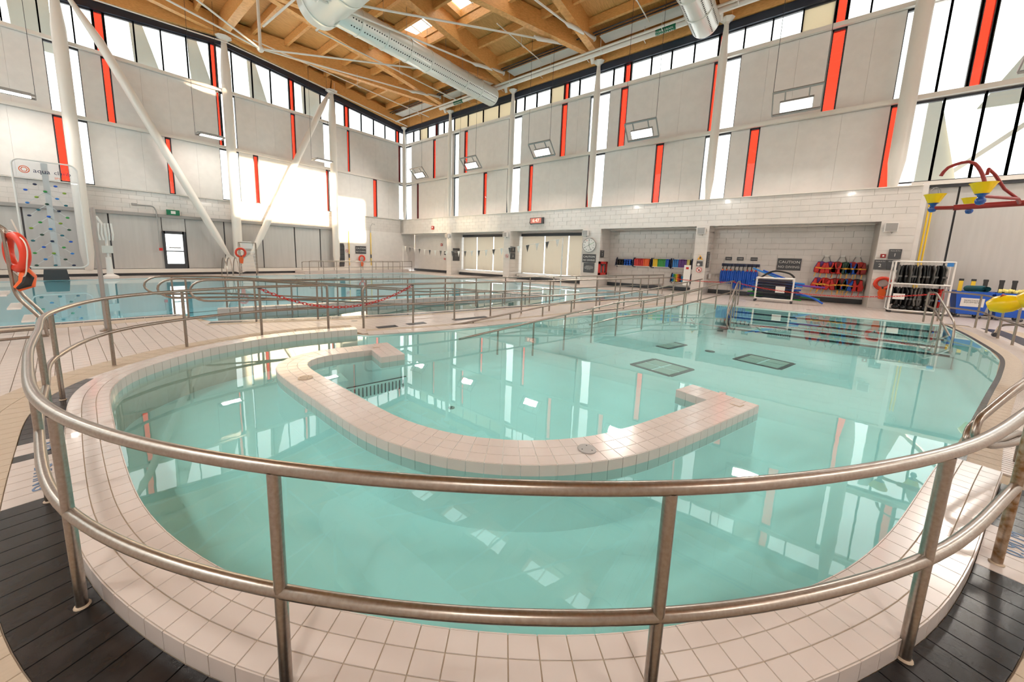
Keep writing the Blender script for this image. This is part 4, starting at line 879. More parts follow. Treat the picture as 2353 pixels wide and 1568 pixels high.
# ================================================================= lifeguard chairs
def guard_chair(label, loc, rz, far=False, grp='lifeguard chairs'):
    o = thing('lifeguard_chair', label, 'chair', loc, rz, grp); r = .024
    for s in (-.42, .42):
        MB().tube(fillet([(s, -.77, .05), (s, -.74, .32), (s, -.5, .75), (s, -.48, 1.85), (s, -.2, 1.95), (s, .35, 1.95)], .15), r, 10).build('front_leg', 'steel', o, True)
        MB().tube(fillet([(s, .75, .05), (s, .45, .4), (s, .35, 1.3), (s, .35, 1.95)], .15), r, 10).build('rear_leg', 'steel', o, True)
        MB().tube(fillet([(s, -.3, 1.35), (s, -.3, 1.62), (s, .35, 1.62)], .1), r * .9, 8).build('arm', 'steel', o, True)
        MB().tube([(s, -.78, .05), (s, .78, .05)], r, 8).build('foot_rail', 'steel', o, True)
        MB().lathe([(.07, -.02), (.07, .02)], (s, .72, .07), 14, (1, 0, 0)).build('wheel', 'dark', o, True)
    for k in range(5): MB().box(-.42, .42, -.66 + k * .12, -.52 + k * .12, .3 + k * .22, .325 + k * .22).build('step', 'pvc', o)
    MB().box(-.38, .38, -.2, .32, 1.38, 1.43).build('seat', 'pvc', o); MB().prism([(-.3, 0), (.3, 0), (.24, .42), (-.24, .42)], 0, .03).xf(Matrix.Translation((0, .33, 1.6)) @ Matrix.Rotation(R(85), 4, 'X')).build('backrest', 'pvc', o)
    MB().tube([(-.42, .35, 1.95), (.42, .35, 1.95)], r, 8).build('top_bar', 'steel', o, True); 
    return o
guard_chair('steel lifeguard chair with white steps at the left picture edge', (-1.0, 9.95, 0), R(90)); guard_chair('steel lifeguard chair with white steps standing by the braced column', (7.45, 25.6, 0), R(160))
def life_ring(name, label, pos, face, rr=.27, bag=True, sq=1.0):
    o = thing(name, label, 'life ring'); k = MB(); c = [(rr * math.cos(t), rr * math.sin(t) * sq, .06) for t in [i * 2 * math.pi / 28 for i in range(28)]]
    place(k.tube(c, .062, 12, closed=True), pos, face).build('ring', 'ring', o, True)
    c = [((rr + .09 + .03 * math.sin(4 * t)) * math.cos(t), (rr + .09 + .03 * math.sin(4 * t)) * math.sin(t) * sq - .03, .07) for t in [i * 2 * math.pi / 40 for i in range(40)]]
    place(MB().tube(c, .009, 5, closed=True), pos, face).build('rope', 'rope', o, True)
    if bag:
        place(MB().prism([(-.06, -rr - .38), (.07, -rr - .4), (.11, -rr - .15), (.07, -rr + .03), (-.07, -rr + .03), (-.1, -rr - .15)], .03, .13), pos, face).build('throw_bag', 'orange', o); place(MB().box(-.02, .02, -rr + .0, -rr + .08, .05, .15), pos, face).build('bag_strap', 'dark', o)
    return o
life_ring('life_ring', 'orange life ring with throw bag hung on right pillar', (20.0, -2.68, .97), '-x', .2); life_ring('life_ring', 'orange life ring on far wall below caution sign', (16.0, 27.28, 1.05), '-y', .24)
o = life_ring('life_ring', 'red life ring hanging on the left lifeguard chair', (-.36, 9.5, 1.44), Matrix(((.35, 0, -.937), (-.937, 0, -.35), (0, 1, 0))), .26, False, 1.0)
MB().tube([(-.36, 9.48, 1.2), (-.34, 9.44, 1.06), (-.36, 9.42, .94), (-.47, 9.42, .86)], [.04, .095, .1, .05], 12).build('rescue_bag', 'orange', o, True); MB().tube([(-.345, 9.39, 1.12), (-.33, 9.36, 1.04), (-.36, 9.34, .94), (-.46, 9.36, .87)], [.02, .06, .06, .02], 8).build('bag_stripe', 'blackf', o, True)
MB().tube([(-.36, 9.5, 1.7), (-.42, 9.5, 1.95)], .01, 5).build('hanging_cord', 'rope', o)
life_ring('life_ring', 'orange life ring hanging on the far lifeguard chair', (6.95, 25.2, 1.35), '-y', .24, True)
# ================================================================= climbing wall
o = thing('climbing_wall', 'clear acrylic climbing wall with coloured holds over the lap pool', 'climbing wall'); YB = 24.5
def rrect(x0, x1, z0, z1, r, n=8):
    P = []
    for cx, cz, a0 in ((x1 - r, z1 - r, 0), (x0 + r, z1 - r, 90), (x0 + r, z0 + r, 180), (x1 - r, z0 + r, 270)):
        for k in range(n + 1): t = R(a0 + 90 * k / n); P.append((cx + r * math.cos(t), cz + r * math.sin(t)))
    return P
P = rrect(-.88, .86, .55, 4.95, .25)
fm_ = Matrix.Translation((0, YB, 0)) @ Matrix(((1, 0, 0, 0), (0, 0, -1, 0), (0, 1, 0, 0), (0, 0, 0, 1)))
MB().prism(P, -.01, .01).xf(fm_).build('sheet', 'acrylic', o); MB().tube([(x, YB, z) for x, z in P], .03, 8, closed=True).build('rim', 'pvc', o, True)
MB().box(-.13, .05, YB + .03, YB + .06, .6, 4.9).build('spine', 'bluel' if 0 else 'pvc', o); MB().prism([(-.5, 0), (.25, 0), (.2, .45), (-.45, .45)], 0, .4).xf(Matrix.Translation((0, YB + .55, 0)) @ Matrix.Rotation(R(90), 4, 'X')).build('base_block', 'dark', o)
hc = ['dgreen', 'teal', 'navy', 'blue', 'green', 'lime', 'cyan']; hi = 0
for k in range(14):
    z = .65 + k * .257
    xs = (-.1,) if k % 2 == 0 and False else ((-.61, -.1, .42) if k % 2 == 0 else (-.35, .2))
    for x in xs:
        sph = MB().sphere((x + .012 * (k - 7) * 0, YB - .05, z), .06, .05, .042, 10, 6).build('hold', hc[(k * 3 + hi) % 7], o, True); hi += 1
for k in range(0, 12, 1):
    z = .65 + k * .257
    for xa, xb in (((-.61, -.1), (.42, -.1)) if k % 2 == 0 else ()): MB().tube([(xa, YB + .03, z), (xb, YB + .03, z + .514)], .012, 5).build('batten', 'pvc', o)
put_text('aqua', (-.12, YB - .03, 4.54), '-y', 'navy', o, sc=.95); put_text('climb', (.44, YB - .03, 4.54), '-y', 'navy', o, sc=.85); put_text('sport', (.38, YB - .03, 4.32), '-y', 'orange', o)
for r_ in (.13, .085): MB().tube([(-.57 + r_ * math.cos(t), YB - .03, 4.55 + r_ * math.sin(t)) for t in [i * 2 * math.pi / (24 if r_ > .1 else 6) for i in range(24 if r_ > .1 else 6)]], .014, 5, closed=True).build('logo_ring', 'orange', o)
# pool lift (white hoist) beside it
o = thing('pool_lift', 'white pool hoist with sling and orange flag beside climbing wall', 'lift', (1.55, 25.3, 0)); MB().tube([(0, 0, 0), (0, 0, 2.4), (-.25, -.1, 2.9)], .05, 10).build('mast', 'pvc', o, True); MB().lathe([(.3, 0), (.3, .1), (.12, .2), (.1, 1.0)], n=14).build('base', 'pvc', o, True); MB().box(-.18, .18, -.12, .12, 1.2, 1.55).build('control_box', 'soffit', o)
for k in range(5): MB().tube([(-.2 + k * .1, -.15, 2.6), (-.25 + k * .12, -.18, 2.1), (-.2 + k * .1, -.15, 1.8)], .035, 6).build('sling', 'pvc', o, True)
# grab-rail loops of the far ladder
for i, x in enumerate((6.05, 6.3, 6.62)):
    o = thing('ladder_rail', ['left', 'middle', 'right'][i] + 'most curved grab rail of the far pool ladder', 'railing'); MB().tube([(x + .05 * k * 0, 24.4 + 1.1 * (1 - math.cos(math.pi * k / 14)) / 2, .05 + 1.0 * math.sin(math.pi * k / 14)) for k in range(15)], .024, 8).build('loop', 'steel', o, True); MB().lathe([(.05, 0), (.05, .02)], (x, 25.5, 0), 10).build('flange', 'steel', o)
# ================================================================= flags across the lap pool
o = thing('pennant_line', 'line of white and dark grey pennants across the lap pool', 'flags'); n = 22
PA, PB = Vector((18.9, 25.6, 2.2)), Vector((17.6, 9.7, 2.62))
pp = [PA.lerp(PB, i / 44) - Vector((0, 0, .55 * 4 * (i / 44) * (1 - i / 44))) for i in range(45)]
MB().tube(pp, .008, 5).build('cord', 'rope', o)
for i in range(23):
    t = (i + .5) / 23; p = PA.lerp(PB, t) - Vector((0, 0, .55 * 4 * t * (1 - t))); d = (PB - PA).normalized() * .13
    f_ = MB().add([p - d, p + d, p - Vector((0, 0, .42)), p - d + Vector((.006, 0, 0)), p + d + Vector((.006, 0, 0)), p - Vector((-.006, 0, .42))], [(0, 1, 2), (5, 4, 3), (0, 3, 4, 1), (1, 4, 5, 2), (2, 5, 3, 0)]); f_.build('pennant', 'pvc' if i % 2 == 0 else 'signgrey', o)
for p in (PA, PB): MB().tube([(p.x, p.y, 0), (p.x, p.y, p.z + .05)], .03, 10).build('stanchion', 'pvc', o, True)
# ================================================================= wall signs and fittings
sign('wall_sign', 'grey CAUTION NO DIVING sign in the right alcove', (21.47, .155, 1.58), '-x', .85, .54, [('caution', 0, .1, .85), ('nodiving', 0, -.12, .82)])
for k, y, w_ in (('small', 2.505, .27), ('large', 2.025, .27), ('medium', 1.475, .27)): sign('size_sign', 'small dark sign reading %s above the blue hook rail' % k.upper(), (21.47, y, 1.78), '-x', w_, .17, [(k, 0, 0, .85)])
sign('wall_sign', 'grey CAUTION NO DIVING sign under the round wall clock', (19.99, 9.23, 1.6), '-x', .82, .48, [('caution', 0, .09, .8), ('nodiving', 0, -.11, .78)])
sign('wall_sign', 'grey emergency telephone notice below the clock caution sign', (19.99, 9.21, 1.05), '-x', .66, .56, [('emer', 0, 0, .85)])
sign('wall_sign', 'grey CAUTION NO DIVING sign on the sunlit far wall', (16.0, 27.36, 1.75), '-y', .95, .62, [('caution', 0, .12, .95), ('nodiving', 0, -.14, .92)])
sign('wall_sign', 'dark pool rules board on the far pillar side', (20.55, 20.86, 1.6), '-y', .75, 1.0, [('rules', 0, 0, 1.2)])
sign('number_sign', 'dark sign with number 3 on the second far pillar', (20.35, 15.07, 2.05), '-y', .55, .42, [('3', 0, 0, 1.1)]); sign('number_sign', 'dark sign with number 2 below the number 3', (20.35, 15.07, 1.6), '-y', .55, .42, [('2', 0, 0, 1.1)])
sign('number_sign', 'dark sign with number 2 beside the round clock', (20.35, 8.61, 1.88), '-y', .5, .4, [('2', 0, -.04, 1), ('swim', 0, .14, .9)])
sign('number_sign', 'upper dark sign with number 1 on the pillar beside the blue vests', (20.4, 3.23, 1.88), '-y', .62, .38, [('1', 0, -.04, 1), ('swim', 0, .13, .9)]); sign('number_sign', 'lower dark sign with number 1 on the pillar beside the blue vests', (20.4, 3.23, 1.49), '-y', .62, .38, [('1', 0, -.04, 1), ('swim', 0, .13, .9)])
sign('class_sign', 'dark Parent and Tot sign with number 1, topmost of three', (19.99, -2.855, 2.075), '-x', .325, .365, [('pt', 0, .12, .85), ('1', 0, -.04, .85)]); sign('class_sign', 'dark Parent and Tot sign with number 2 left of the rack', (19.99, -2.52, 1.675), '-x', .325, .365, [('pt', 0, .12, .85), ('2', 0, -.04, .85)]); sign('class_sign', 'dark Parent and Tot sign with number 3 behind the rack', (19.99, -2.855, 1.675), '-x', .325, .365, [('pt', 0, .12, .85), ('3', 0, -.04, .85)])
f = frame_m((19.99, 3.5, 1.79), '-x'); o = MB().prism([(-.12, -.1), (.12, -.1), (0, .11)], 0, .015).xf(f).build('hazard_sign', 'amber'); tag(o, 'yellow warning triangle on the pillar between the alcoves', 'sign'); MB().prism([(-.04, -.06), (.05, -.06), (.03, .03), (-.01, .05)], .015, .018).xf(f).build('pictogram', 'dark', o)
f = frame_m((19.99, 3.5, 1.49), '-x'); o = MB().box(-.13, .13, -.12, .12, 0, .015).xf(f).build('instruction_sign', 'signgrey'); tag(o, 'grey instruction plate below the warning triangle', 'sign'); MB().lathe([(.06, .015), (.06, .02)], (-.04, -.04, 0), 16).xf(f).build('pictogram', 'signtext', o)
for pos, fc, lb in (((19.99, 3.5, 1.19), '-x', 'round red no diving symbol on the pillar between alcoves'), ((14.8, 27.36, 1.65), '-y', 'round red prohibition symbol on the sunlit far wall'), ((19.99, 15.3, 1.6), '-x', 'round red prohibition symbol on the second far pillar')):
    f = frame_m(pos, fc); o = MB().lathe([(.12, 0), (.12, .008)], n=24).xf(f).build('prohibition_sign', 'pvc'); tag(o, lb, 'sign'); MB().tube([(.11 * math.cos(t), .11 * math.sin(t), .01) for t in [i * 2 * math.pi / 24 for i in range(24)]], .012, 5, closed=True).xf(f).build('red_ring', 'red', o); MB().bar((-.075, .075, .01), (.075, -.075, .01), .02, .01).xf(f).build('slash', 'red', o); MB().box(-.03, .04, -.05, .03, .008, .012).xf(f).build('pictogram', 'dark', o)
# round clock
f = frame_m((19.98, 9.26, 2.36), '-x'); o = thing('wall_clock', 'large round white wall clock on the pillar', 'clock'); MB().lathe([(.40, 0), (.41, .03), (.40, .05), (.37, .055), (.001, .055)], n=36).xf(f).build('face', 'clockface', o, True); MB().tube([(.40 * math.cos(t), .40 * math.sin(t), .045) for t in [i * 2 * math.pi / 36 for i in range(36)]], .02, 6, closed=True).xf(f).build('rim', 'metalgrey', o, True)
for i in range(1, 13):
    a = R(90 - 30 * i); put_text('c%d' % i, f @ Vector((.3 * math.cos(a), .3 * math.sin(a), .058)), '-x', 'red' if i == 11 else 'dark', o, 'numeral')
for a, l, m_ in ((90, .28, 'dark'), (28, .32, 'green'), (-68, .33, 'dark'), (205, .34, 'dark')): MB().bar((0, 0, .062), (l * math.cos(R(a)), l * math.sin(R(a)), .062), .014, .004).xf(f).build('hand', m_, o)
# digital clock on bulkhead
f = frame_m((20.03, 12.95, 3.9), '-x'); o = thing('digital_clock', 'digital clock reading 6:47 on the tiled bulkhead', 'clock'); MB().box(-.5, .5, -.19, .19, 0, .12).xf(f).build('case', 'dark', o); MB().box(-.46, .36, -.165, .165, .12, .125).xf(f).build('panel', 'pink', o); put_text('647', f @ Vector((-.05, 0, .128)), '-x', 'led', o)
MB().tube([(-.55, .02, .03), (-.6, -.1, .03), (-.52, -.2, .03), (-.4, -.22, .03)], .01, 5).xf(f).build('lead', 'dark', o)
f = frame_m((20.03, 23.1, 3.72), '-x'); o = MB().box(-.13, .13, -.14, .14, 0, .06).xf(f).build('alarm_horn', 'red'); tag(o, 'red alarm horn on the far end of the bulkhead', 'alarm'); MB().box(-.07, .07, -.02, .08, .06, .065).xf(f).build('strobe', 'pvc', o)
f = frame_m((19.99, -2.56, 2.0), '-x'); o = MB().box(-.07, .07, -.07, .07, 0, .05).xf(f).build('alarm_horn', 'maroon'); tag(o, 'small red alarm call point beside the Parent and Tot signs', 'alarm'); MB().lathe([(.03, .05), (.03, .055)], n=12).xf(f).build('button', 'pvc', o)
o = place(MB().box(-.28, .28, -.14, .14, 0, .12), (4.4, 27.3, 3.5), '-y').build('exit_sign', 'signgreen'); tag(o, 'green exit sign above the dark glazed door', 'sign'); place(MB().box(-.1, .1, -.08, .08, .12, .124), (4.4, 27.3, 3.5), '-y').build('pictogram', 'pvc', o)
o = thing('wall_conduit', 'grey conduit with small camera beside the exit sign', 'conduit'); MB().tube(fillet([(2.9, 27.25, 3.75), (3.6, 27.25, 3.75), (3.7, 27.25, 3.5), (3.72, 27.25, 1.5)], .1), .03, 8).build('tube', 'metalgrey', o, True); MB().box(2.75, 2.95, 27.15, 27.3, 3.7, 3.82).build('camera_box', 'metalgrey', o); MB().box(3.66, 3.8, 27.15, 27.25, 1.35, 1.5).build('pull_station', 'red', o)
def speaker(label, y, z=3.05):
    o = thing('wall_speaker', label, 'speaker', group='grey wall speakers under the bulkhead'); f = frame_m((20.02, y, z), '-x'); MB().box(-.17, .17, -.16, .16, .05, .25).xf(f).build('cabinet', 'pvc', o); MB().box(-.15, .15, -.14, .14, .25, .262).xf(f).build('grille', 'metalgrey', o); MB().tube([(0, -.1, .05), (.05, -.22, .1), (.1, -.1, .05)], .01, 5).xf(f).build('cable', 'dark', o); MB().box(-.05, .05, -.05, .05, 0, .06).xf(f).build('bracket', 'metalgrey', o)
for y, d in ((-2.62, 'grey wall speaker above the Parent and Tot signs'), (3.55, 'grey wall speaker above the warning triangle pillar'), (9.5, 'grey wall speaker above the round clock'), (15.4, 'grey wall speaker on the second far pillar'), (21.2, 'grey wall speaker on the furthest pillar')): speaker(d, y)
# fire cabinet on pillar side, extinguisher inside
o = thing('fire_cabinet', 'red framed fire extinguisher cabinet beside the clock pillar', 'cabinet'); 
for a, b, c, d in ((20.0, 20.18, .65, 1.43), (20.98, 21.18, .65, 1.43), (20.0, 21.18, .65, .78), (20.0, 21.18, 1.3, 1.43)): MB().box(a, b, 8.57, 8.64, c, d).build('frame', 'red', o)
MB().box(20.15, 21.0, 8.62, 8.635, .75, 1.33).build('backing', 'lime' if 0 else 'greyf', o); MB().box(20.15, 21.0, 8.59, 8.6, .75, 1.33).build('pane', 'acrylic', o); MB().lathe([(.07, 0), (.075, .02), (.075, .35), (.03, .42), (.03, .45)], (20.6, 8.62, .78), 14).build('extinguisher', 'red', o, True)
# far wall equipment
o = thing('spine_board', 'black spine board hanging on the sunlit far wall', 'board'); MB().prism([(-.17, 0), (.17, 0), (.22, .5), (.22, 1.6), (.15, 1.82), (-.15, 1.82), (-.22, 1.6), (-.22, .5)], 0, .05).xf(Matrix.Translation((14.32, 27.3, .4)) @ Matrix.Rotation(R(90), 4, 'X')).build('board', 'signgrey', o)
for k, z in enumerate((.7, 1.0, 1.35, 1.7, 2.0)): MB().box(14.15, 14.5, 27.22, 27.26, z, z + .03).build('strap', 'blackf', o)
for x, lb in ((14.95, 'yellow reach pole left of the far caution sign'), (16.9, 'yellow reach pole with hook right of the far caution sign')):
    o = thing('reach_pole', lb, 'pole'); MB().tube([(x, 27.3, .5), (x, 27.3, 3.2)], .03, 8).build('shaft', 'yellow', o, True); MB().tube([(x, 27.3, 1.1), (x, 27.3, 1.4)], .045, 8).build('grip', 'dark', o, True); MB().tube([(x, 27.3, 3.2), (x, 27.3, 3.7), (x + .15, 27.3, 3.95), (x + .4, 27.3, 3.9)], .02, 6).build('hook', 'metalgrey', o, True)
o = thing('fire_extinguisher', 'red extinguisher and sign in the far alcove', 'extinguisher'); MB().lathe([(.1, 0), (.1, .45), (.04, .55)], (21.2, 21.7, .9), 14).build('cylinder', 'red', o, True); MB().box(21.44, 21.48, 21.55, 21.85, 1.55, 2.0).build('sign_plate', 'red', o)
for y, z, w_, lb in ((23.6, 2.4, .2, 'small red and white notice high in the far alcove'), (23.1, 1.7, .3, 'small grey notice board in the far alcove'), (23.2, 1.2, .14, 'tiny red call box in the far alcove')):
    o = place(MB().box(-w_ / 2, w_ / 2, -w_ / 2, w_ / 2, 0, .03), (21.46, y, z), '-x').build('notice', 'red' if w_ < .25 else 'signgrey'); tag(o, lb, 'sign'); place(MB().box(-w_ / 4, w_ / 4, -w_ / 4, w_ / 4, .03, .034), (21.46, y, z), '-x').build('print', 'pvc', o)
ORD = ['first', 'second', 'third', 'fourth', 'fifth', 'sixth', 'seventh', 'eighth', 'ninth', 'tenth', 'eleventh', 'twelfth', 'thirteenth', 'fourteenth']
# ================================================================= shelves with foam
def shelf(label, ya, yb, z):                                   # ya > yb
    o = thing('wall_shelf', label, 'shelf', group='navy wall shelves in the middle alcove'); xw = XA - .012
    prof = [(xw, z - .06), (xw - .08, z - .02), (xw - .3, z), (xw - .3, z + .06), (xw - .2, z + .36), (xw - .05, z + .5), (xw, z + .5)]
    for y in (ya, yb):
        MB().add([(x, y - .02, q) for x, q in prof] + [(x, y + .02, q) for x, q in prof], [tuple(range(7)), tuple(range(13, 6, -1))] + [(i, i + 7, (i + 1) % 7 + 7, (i + 1) % 7) for i in range(7)]).build('side_panel', 'navy', o)
    MB().box(xw - .3, xw, yb + .02, ya - .02, z, z + .03).build('tray', 'pvc', o); MB().tube([(xw - .06, yb, z + .46), (xw - .06, ya, z + .46)], .012, 6).build('back_rail', 'pvc', o); return o
kprof = [(-.14, 0), (.14, 0), (.14, .34), (.12, .39), (.06, .42), (-.06, .42), (-.12, .39), (-.14, .34)]
KB = {}
def kick(col):
    if col not in KB: KB[col] = MB().add([(x, -.02, z) for x, z in kprof] + [(x, .02, z) for x, z in kprof], [tuple(range(8)), tuple(range(15, 7, -1))] + [(i, i + 8, (i + 1) % 8 + 8, (i + 1) % 8) for i in range(8)]).mesh('kickboard', col)
    return KB[col]
SH = [('leftmost navy wall shelf, holding foam dumbbells', 8.1, 7.12), ('navy wall shelf holding red and orange kickboards', 7.05, 6.14), ('navy wall shelf holding yellow, green and blue kickboards', 6.04, 5.13), ('navy wall shelf holding blue and purple kickboards', 5.02, 4.1)]
for lb, a, b in SH: shelf(lb, a, b, 1.22)
shelf('lower navy wall shelf holding rainbow foam bars', 5.02, 4.08, .44)
def boards(shelf_i, seq, z=1.25):
    lb, a, b = SH[shelf_i]; tot = sum(n for _, n in seq); st = min(.045, (a - b - .1) / tot); y = a - .06
    for col, n in seq:
        nm_ = {'cyan': 'light blue', 'lemon': 'pale yellow'}.get(col, col)
        for k in range(n):
            o = link('kickboard', kick(col)); o.location = (XA - .165 + random.uniform(-.01, .01), y, z); o.rotation_euler = (R(random.uniform(-3, 3)), 0, 0)
            tag(o, '%s %s kickboard from the left among the %s ones on its shelf' % (ORD[k], nm_, nm_), 'kickboard', '%s kickboards on a wall shelf' % nm_); y -= st
boards(1, [('red', 12), ('orange', 7)]); boards(2, [('yellow', 6), ('green', 10), ('blue', 4)]); boards(3, [('cyan', 6), ('purple', 9), ('lemon', 3)])
def dumb(mt):
    m = MB().lathe([(.05, -.13), (.06, -.12), (.06, -.05), (.02, -.045), (.02, .045), (.06, .05), (.06, .12), (.05, .13)], n=10, axis=(1, 0, 0)); return m.mesh('foam_dumbbell', mt, True)
DM = {k: dumb(k) for k in ('blackf', 'blue')}
for c in range(6):
    for r_ in range(3):
        k = 'blackf' if c < 3 else 'blue'; o = link('foam_dumbbell', DM[k]); o.location = (XA - .17, 8.0 - c * .145, 1.315 + r_ * .118); tag(o, '%s foam dumbbell, %s of the %s %s stack on the leftmost shelf' % (('black' if c < 3 else 'blue'), ('bottom', 'middle', 'top')[r_], ('left', 'middle', 'right')[c % 3], ('black' if c < 3 else 'blue')), 'dumbbell', ('black' if c < 3 else 'blue') + ' foam dumbbells on shelf')
for c in range(2):
    for r_ in range(4 if c == 0 else 3):
        o = MB().tube([(XA - .17, 4.98 - c * .46, .53 + r_ * .105), (XA - .17, 4.98 - c * .46 - .41, .53 + r_ * .105)], .052, 10).build('foam_bar', 'rainbow', None, True); tag(o, 'rainbow striped foam bar, %s from the bottom of the %s stack on low shelf' % (ORD[r_], 'left' if c == 0 else 'right'), 'foam bar', 'rainbow foam bars on the low shelf')
# ---- blue hook rail with belts
HB = thing('hook_rail', 'navy hook rail in the right alcove under the size signs', 'hook rail')
for a, b in ((2.76, 2.27), (2.25, 1.75), (1.73, 1.22)): MB().box(XA - .05, XA - .014, b, a, 1.4, 1.54).build('board', 'navy', HB)
for k in range(9): MB().tube([(XA - .05, 2.68 - k * .168, 1.47), (XA - .12, 2.68 - k * .168, 1.45), (XA - .14, 2.68 - k * .168, 1.5)], .01, 5).build('hook', 'dark', HB)
def belt(y, hue, ln):
    o = thing('float_belt', '', 'float belt', group='blue float belts hanging on the hook rail'); L = []
    MB().tube([(XA - .12, y, 1.46), (XA - .13, y + .02, 1.3), (XA - .14, y, 1.2)], .018, 6).build('strap', 'blackf', o); 
    if hue: MB().box(XA - .19, XA - .12, y - .03, y + .03, 1.17, 1.26).build('buckle', hue, o)
    for s in (-1, 1):
        m = MB(); P = rrect(-.035, .035, 1.18 - ln, 1.18, .03, 3)
        m.add([(XA - .14 + q * .0 - .05 * s, y + p + s * .03, z) for p, z in P] + [(XA - .14 - .05 * s - .07, y + p + s * .03, z) for p, z in P], [tuple(range(len(P))), tuple(range(2 * len(P) - 1, len(P) - 1, -1))] + [(i, i + len(P), (i + 1) % len(P) + len(P), (i + 1) % len(P)) for i in range(len(P))]) if 0 else None
        MB().tube([(XA - .15, y + s * .03, 1.2), (XA - .2, y + s * .045, 1.1), (XA - .2, y + s * .05, 1.2 - ln * .6), (XA - .17, y + s * .04, 1.2 - ln)], [.03, .055, .05, .03], 8).build('float', 'blue' if hue != 'cyan' else 'cyan', o, True)
    return o
bl = ['with orange buckle, nearest the pillar', 'with orange buckle, second from the pillar', 'with orange buckle, third from the pillar', 'long, left of the middle of the rail', 'long, at the middle of the rail', 'long, right of the middle of the rail', 'with red buckle, third from the right end', 'with red buckle, second from the right end', 'with red buckle, at the right end of the rail']
for k in range(9):
    o = belt(2.68 - k * .168, 'orange' if k < 3 else ('red' if k > 5 else None), .65 if k < 3 else .9 if k < 6 else .8); o['label'] = 'blue float belt ' + bl[k]
# ---- life vests on hangers
def hanger(y, lb):
    o = thing('vest_hanger', lb, 'hanger', group='steel vest hangers on the alcove wall'); MB().tube(fillet([(XA - .06, y + .16, 1.72), (XA - .06, y + .06, 1.99), (XA - .06, y - .06, 1.99), (XA - .06, y - .16, 1.72)], .06), .016, 8).build('frame', 'metalgrey', o, True); MB().box(XA - .08, XA - .014, y - .07, y + .07, 1.95, 2.03).build('bracket', 'soffit', o); MB().tube([(XA - .06, y + .16, 1.72), (XA - .25, y + .16, 1.74)], .012, 6).build('peg', 'dark', o); MB().tube([(XA - .06, y - .16, 1.72), (XA - .25, y - .16, 1.74)], .012, 6).build('peg', 'dark', o)
for y, lb in ((-1.08, 'steel hanger nearest the caution sign'), (-1.58, 'middle steel hanger of the three holding vests'), (-2.04, 'steel hanger nearest the right pillar')): hanger(y, lb)
def vest(label, y, z, main, side, strap, x=XA - .2, tilt=0, sc=1.0):
    o = thing('life_vest', label, 'life vest', (x, y, z), 0, 'life vests hung in the right alcove'); o.rotation_euler = (R(tilt), 0, 0); o.scale = (sc,) * 3
    def lobe(P, x0, x1, m, nm_):
        n = len(P); c = (sum(p for p, _ in P) / n, sum(q for _, q in P) / n); In = [(c[0] + (p - c[0]) * .8, c[1] + (q - c[1]) * .88) for p, q in P]
        v = [(x0, p, q) for p, q in In] + [(x0 + .03, p, q) for p, q in P] + [(x1, p, q) for p, q in P]
        f = [tuple(range(n))] + [(i, (i + 1) % n, (i + 1) % n + n, i + n) for i in range(n)] + [(i + n, (i + 1) % n + n, (i + 1) % n + 2 * n, i + 2 * n) for i in range(n)] + [tuple(range(3 * n - 1, 2 * n - 1, -1))]
        MB().add(v, [q[::-1] for q in f]).build(nm_, m, o, True)
    for s in (-1, 1): lobe([(s * q, z_) for q, z_ in ((.015, -.48), (.17, -.46), (.2, -.3), (.15, -.16), (.14, -.02), (.06, .0), (.045, -.12), (.012, -.2))][::s], -.14, -.04, main, 'front_panel')
    lobe([(-.18, -.46), (-.2, -.28), (-.14, 0), (0, .04), (.14, 0), (.2, -.28), (.18, -.46)], -.02, .06, side, 'back_panel')
    MB().box(-.15, -.138, -.17, .17, -.27, -.235).build('belt', strap, o); MB().box(-.155, -.14, -.03, .03, -.29, -.22).build('buckle', strap, o)
    for s in (-.08, .1): MB().add([(-.1, s - .012, -.46), (-.1, s + .012, -.46), (-.12, s + .03, -.66), (-.12, s + .005, -.66), (-.095, s - .012, -.46), (-.095, s + .012, -.46), (-.115, s + .03, -.66), (-.115, s + .005, -.66)], [(0, 1, 2, 3), (7, 6, 5, 4), (0, 4, 5, 1), (1, 5, 6, 2), (2, 6, 7, 3), (3, 7, 4, 0)]).build('strap', strap, o)
    return o
VT = [(-.95, 'red', 'purple', 'amber', 'red and purple life vest, upper row, nearest caution sign', 8), (-1.21, 'red', 'purple', 'amber', 'red life vest with purple collar, upper row', -4), (-1.47, 'red', 'maroon', 'maroon', 'plain red life vest beside the dark green one', 6), (-1.7, 'dgreen', 'dgreen', 'amber', 'dark green life vest in the upper row', 0), (-1.93, 'blue', 'red', 'amber', 'blue life vest in the upper row', 6), (-2.14, 'maroon', 'red', 'amber', 'dark red life vest, upper row, nearest right pillar', 0)]
for y, a, b, c, lb, t in VT: vest(lb, y, 1.72, a, b, c, XA - .2, t)
VT = [(-.93, 'red', 'purple', 'amber', 'red life vest in the lower row at its left end', 10), (-1.18, 'red', 'red', 'amber', 'red life vest with yellow belt, second in the lower row', 14), (-1.43, 'red', 'maroon', 'amber', 'red life vest with yellow belt, third in the lower row', -8), (-1.66, 'dgreen', 'maroon', 'amber', 'dark green life vest half hidden in the lower row', 0), (-1.9, 'blue', 'maroon', 'amber', 'blue life vest in the lower row', 12), (-2.13, 'red', 'blackf', 'red', 'red life vest in the lower row next to right pillar', 0)]
for y, a, b, c, lb, t in VT: vest(lb, y, 1.02, a, b, c, XA - .22, t)
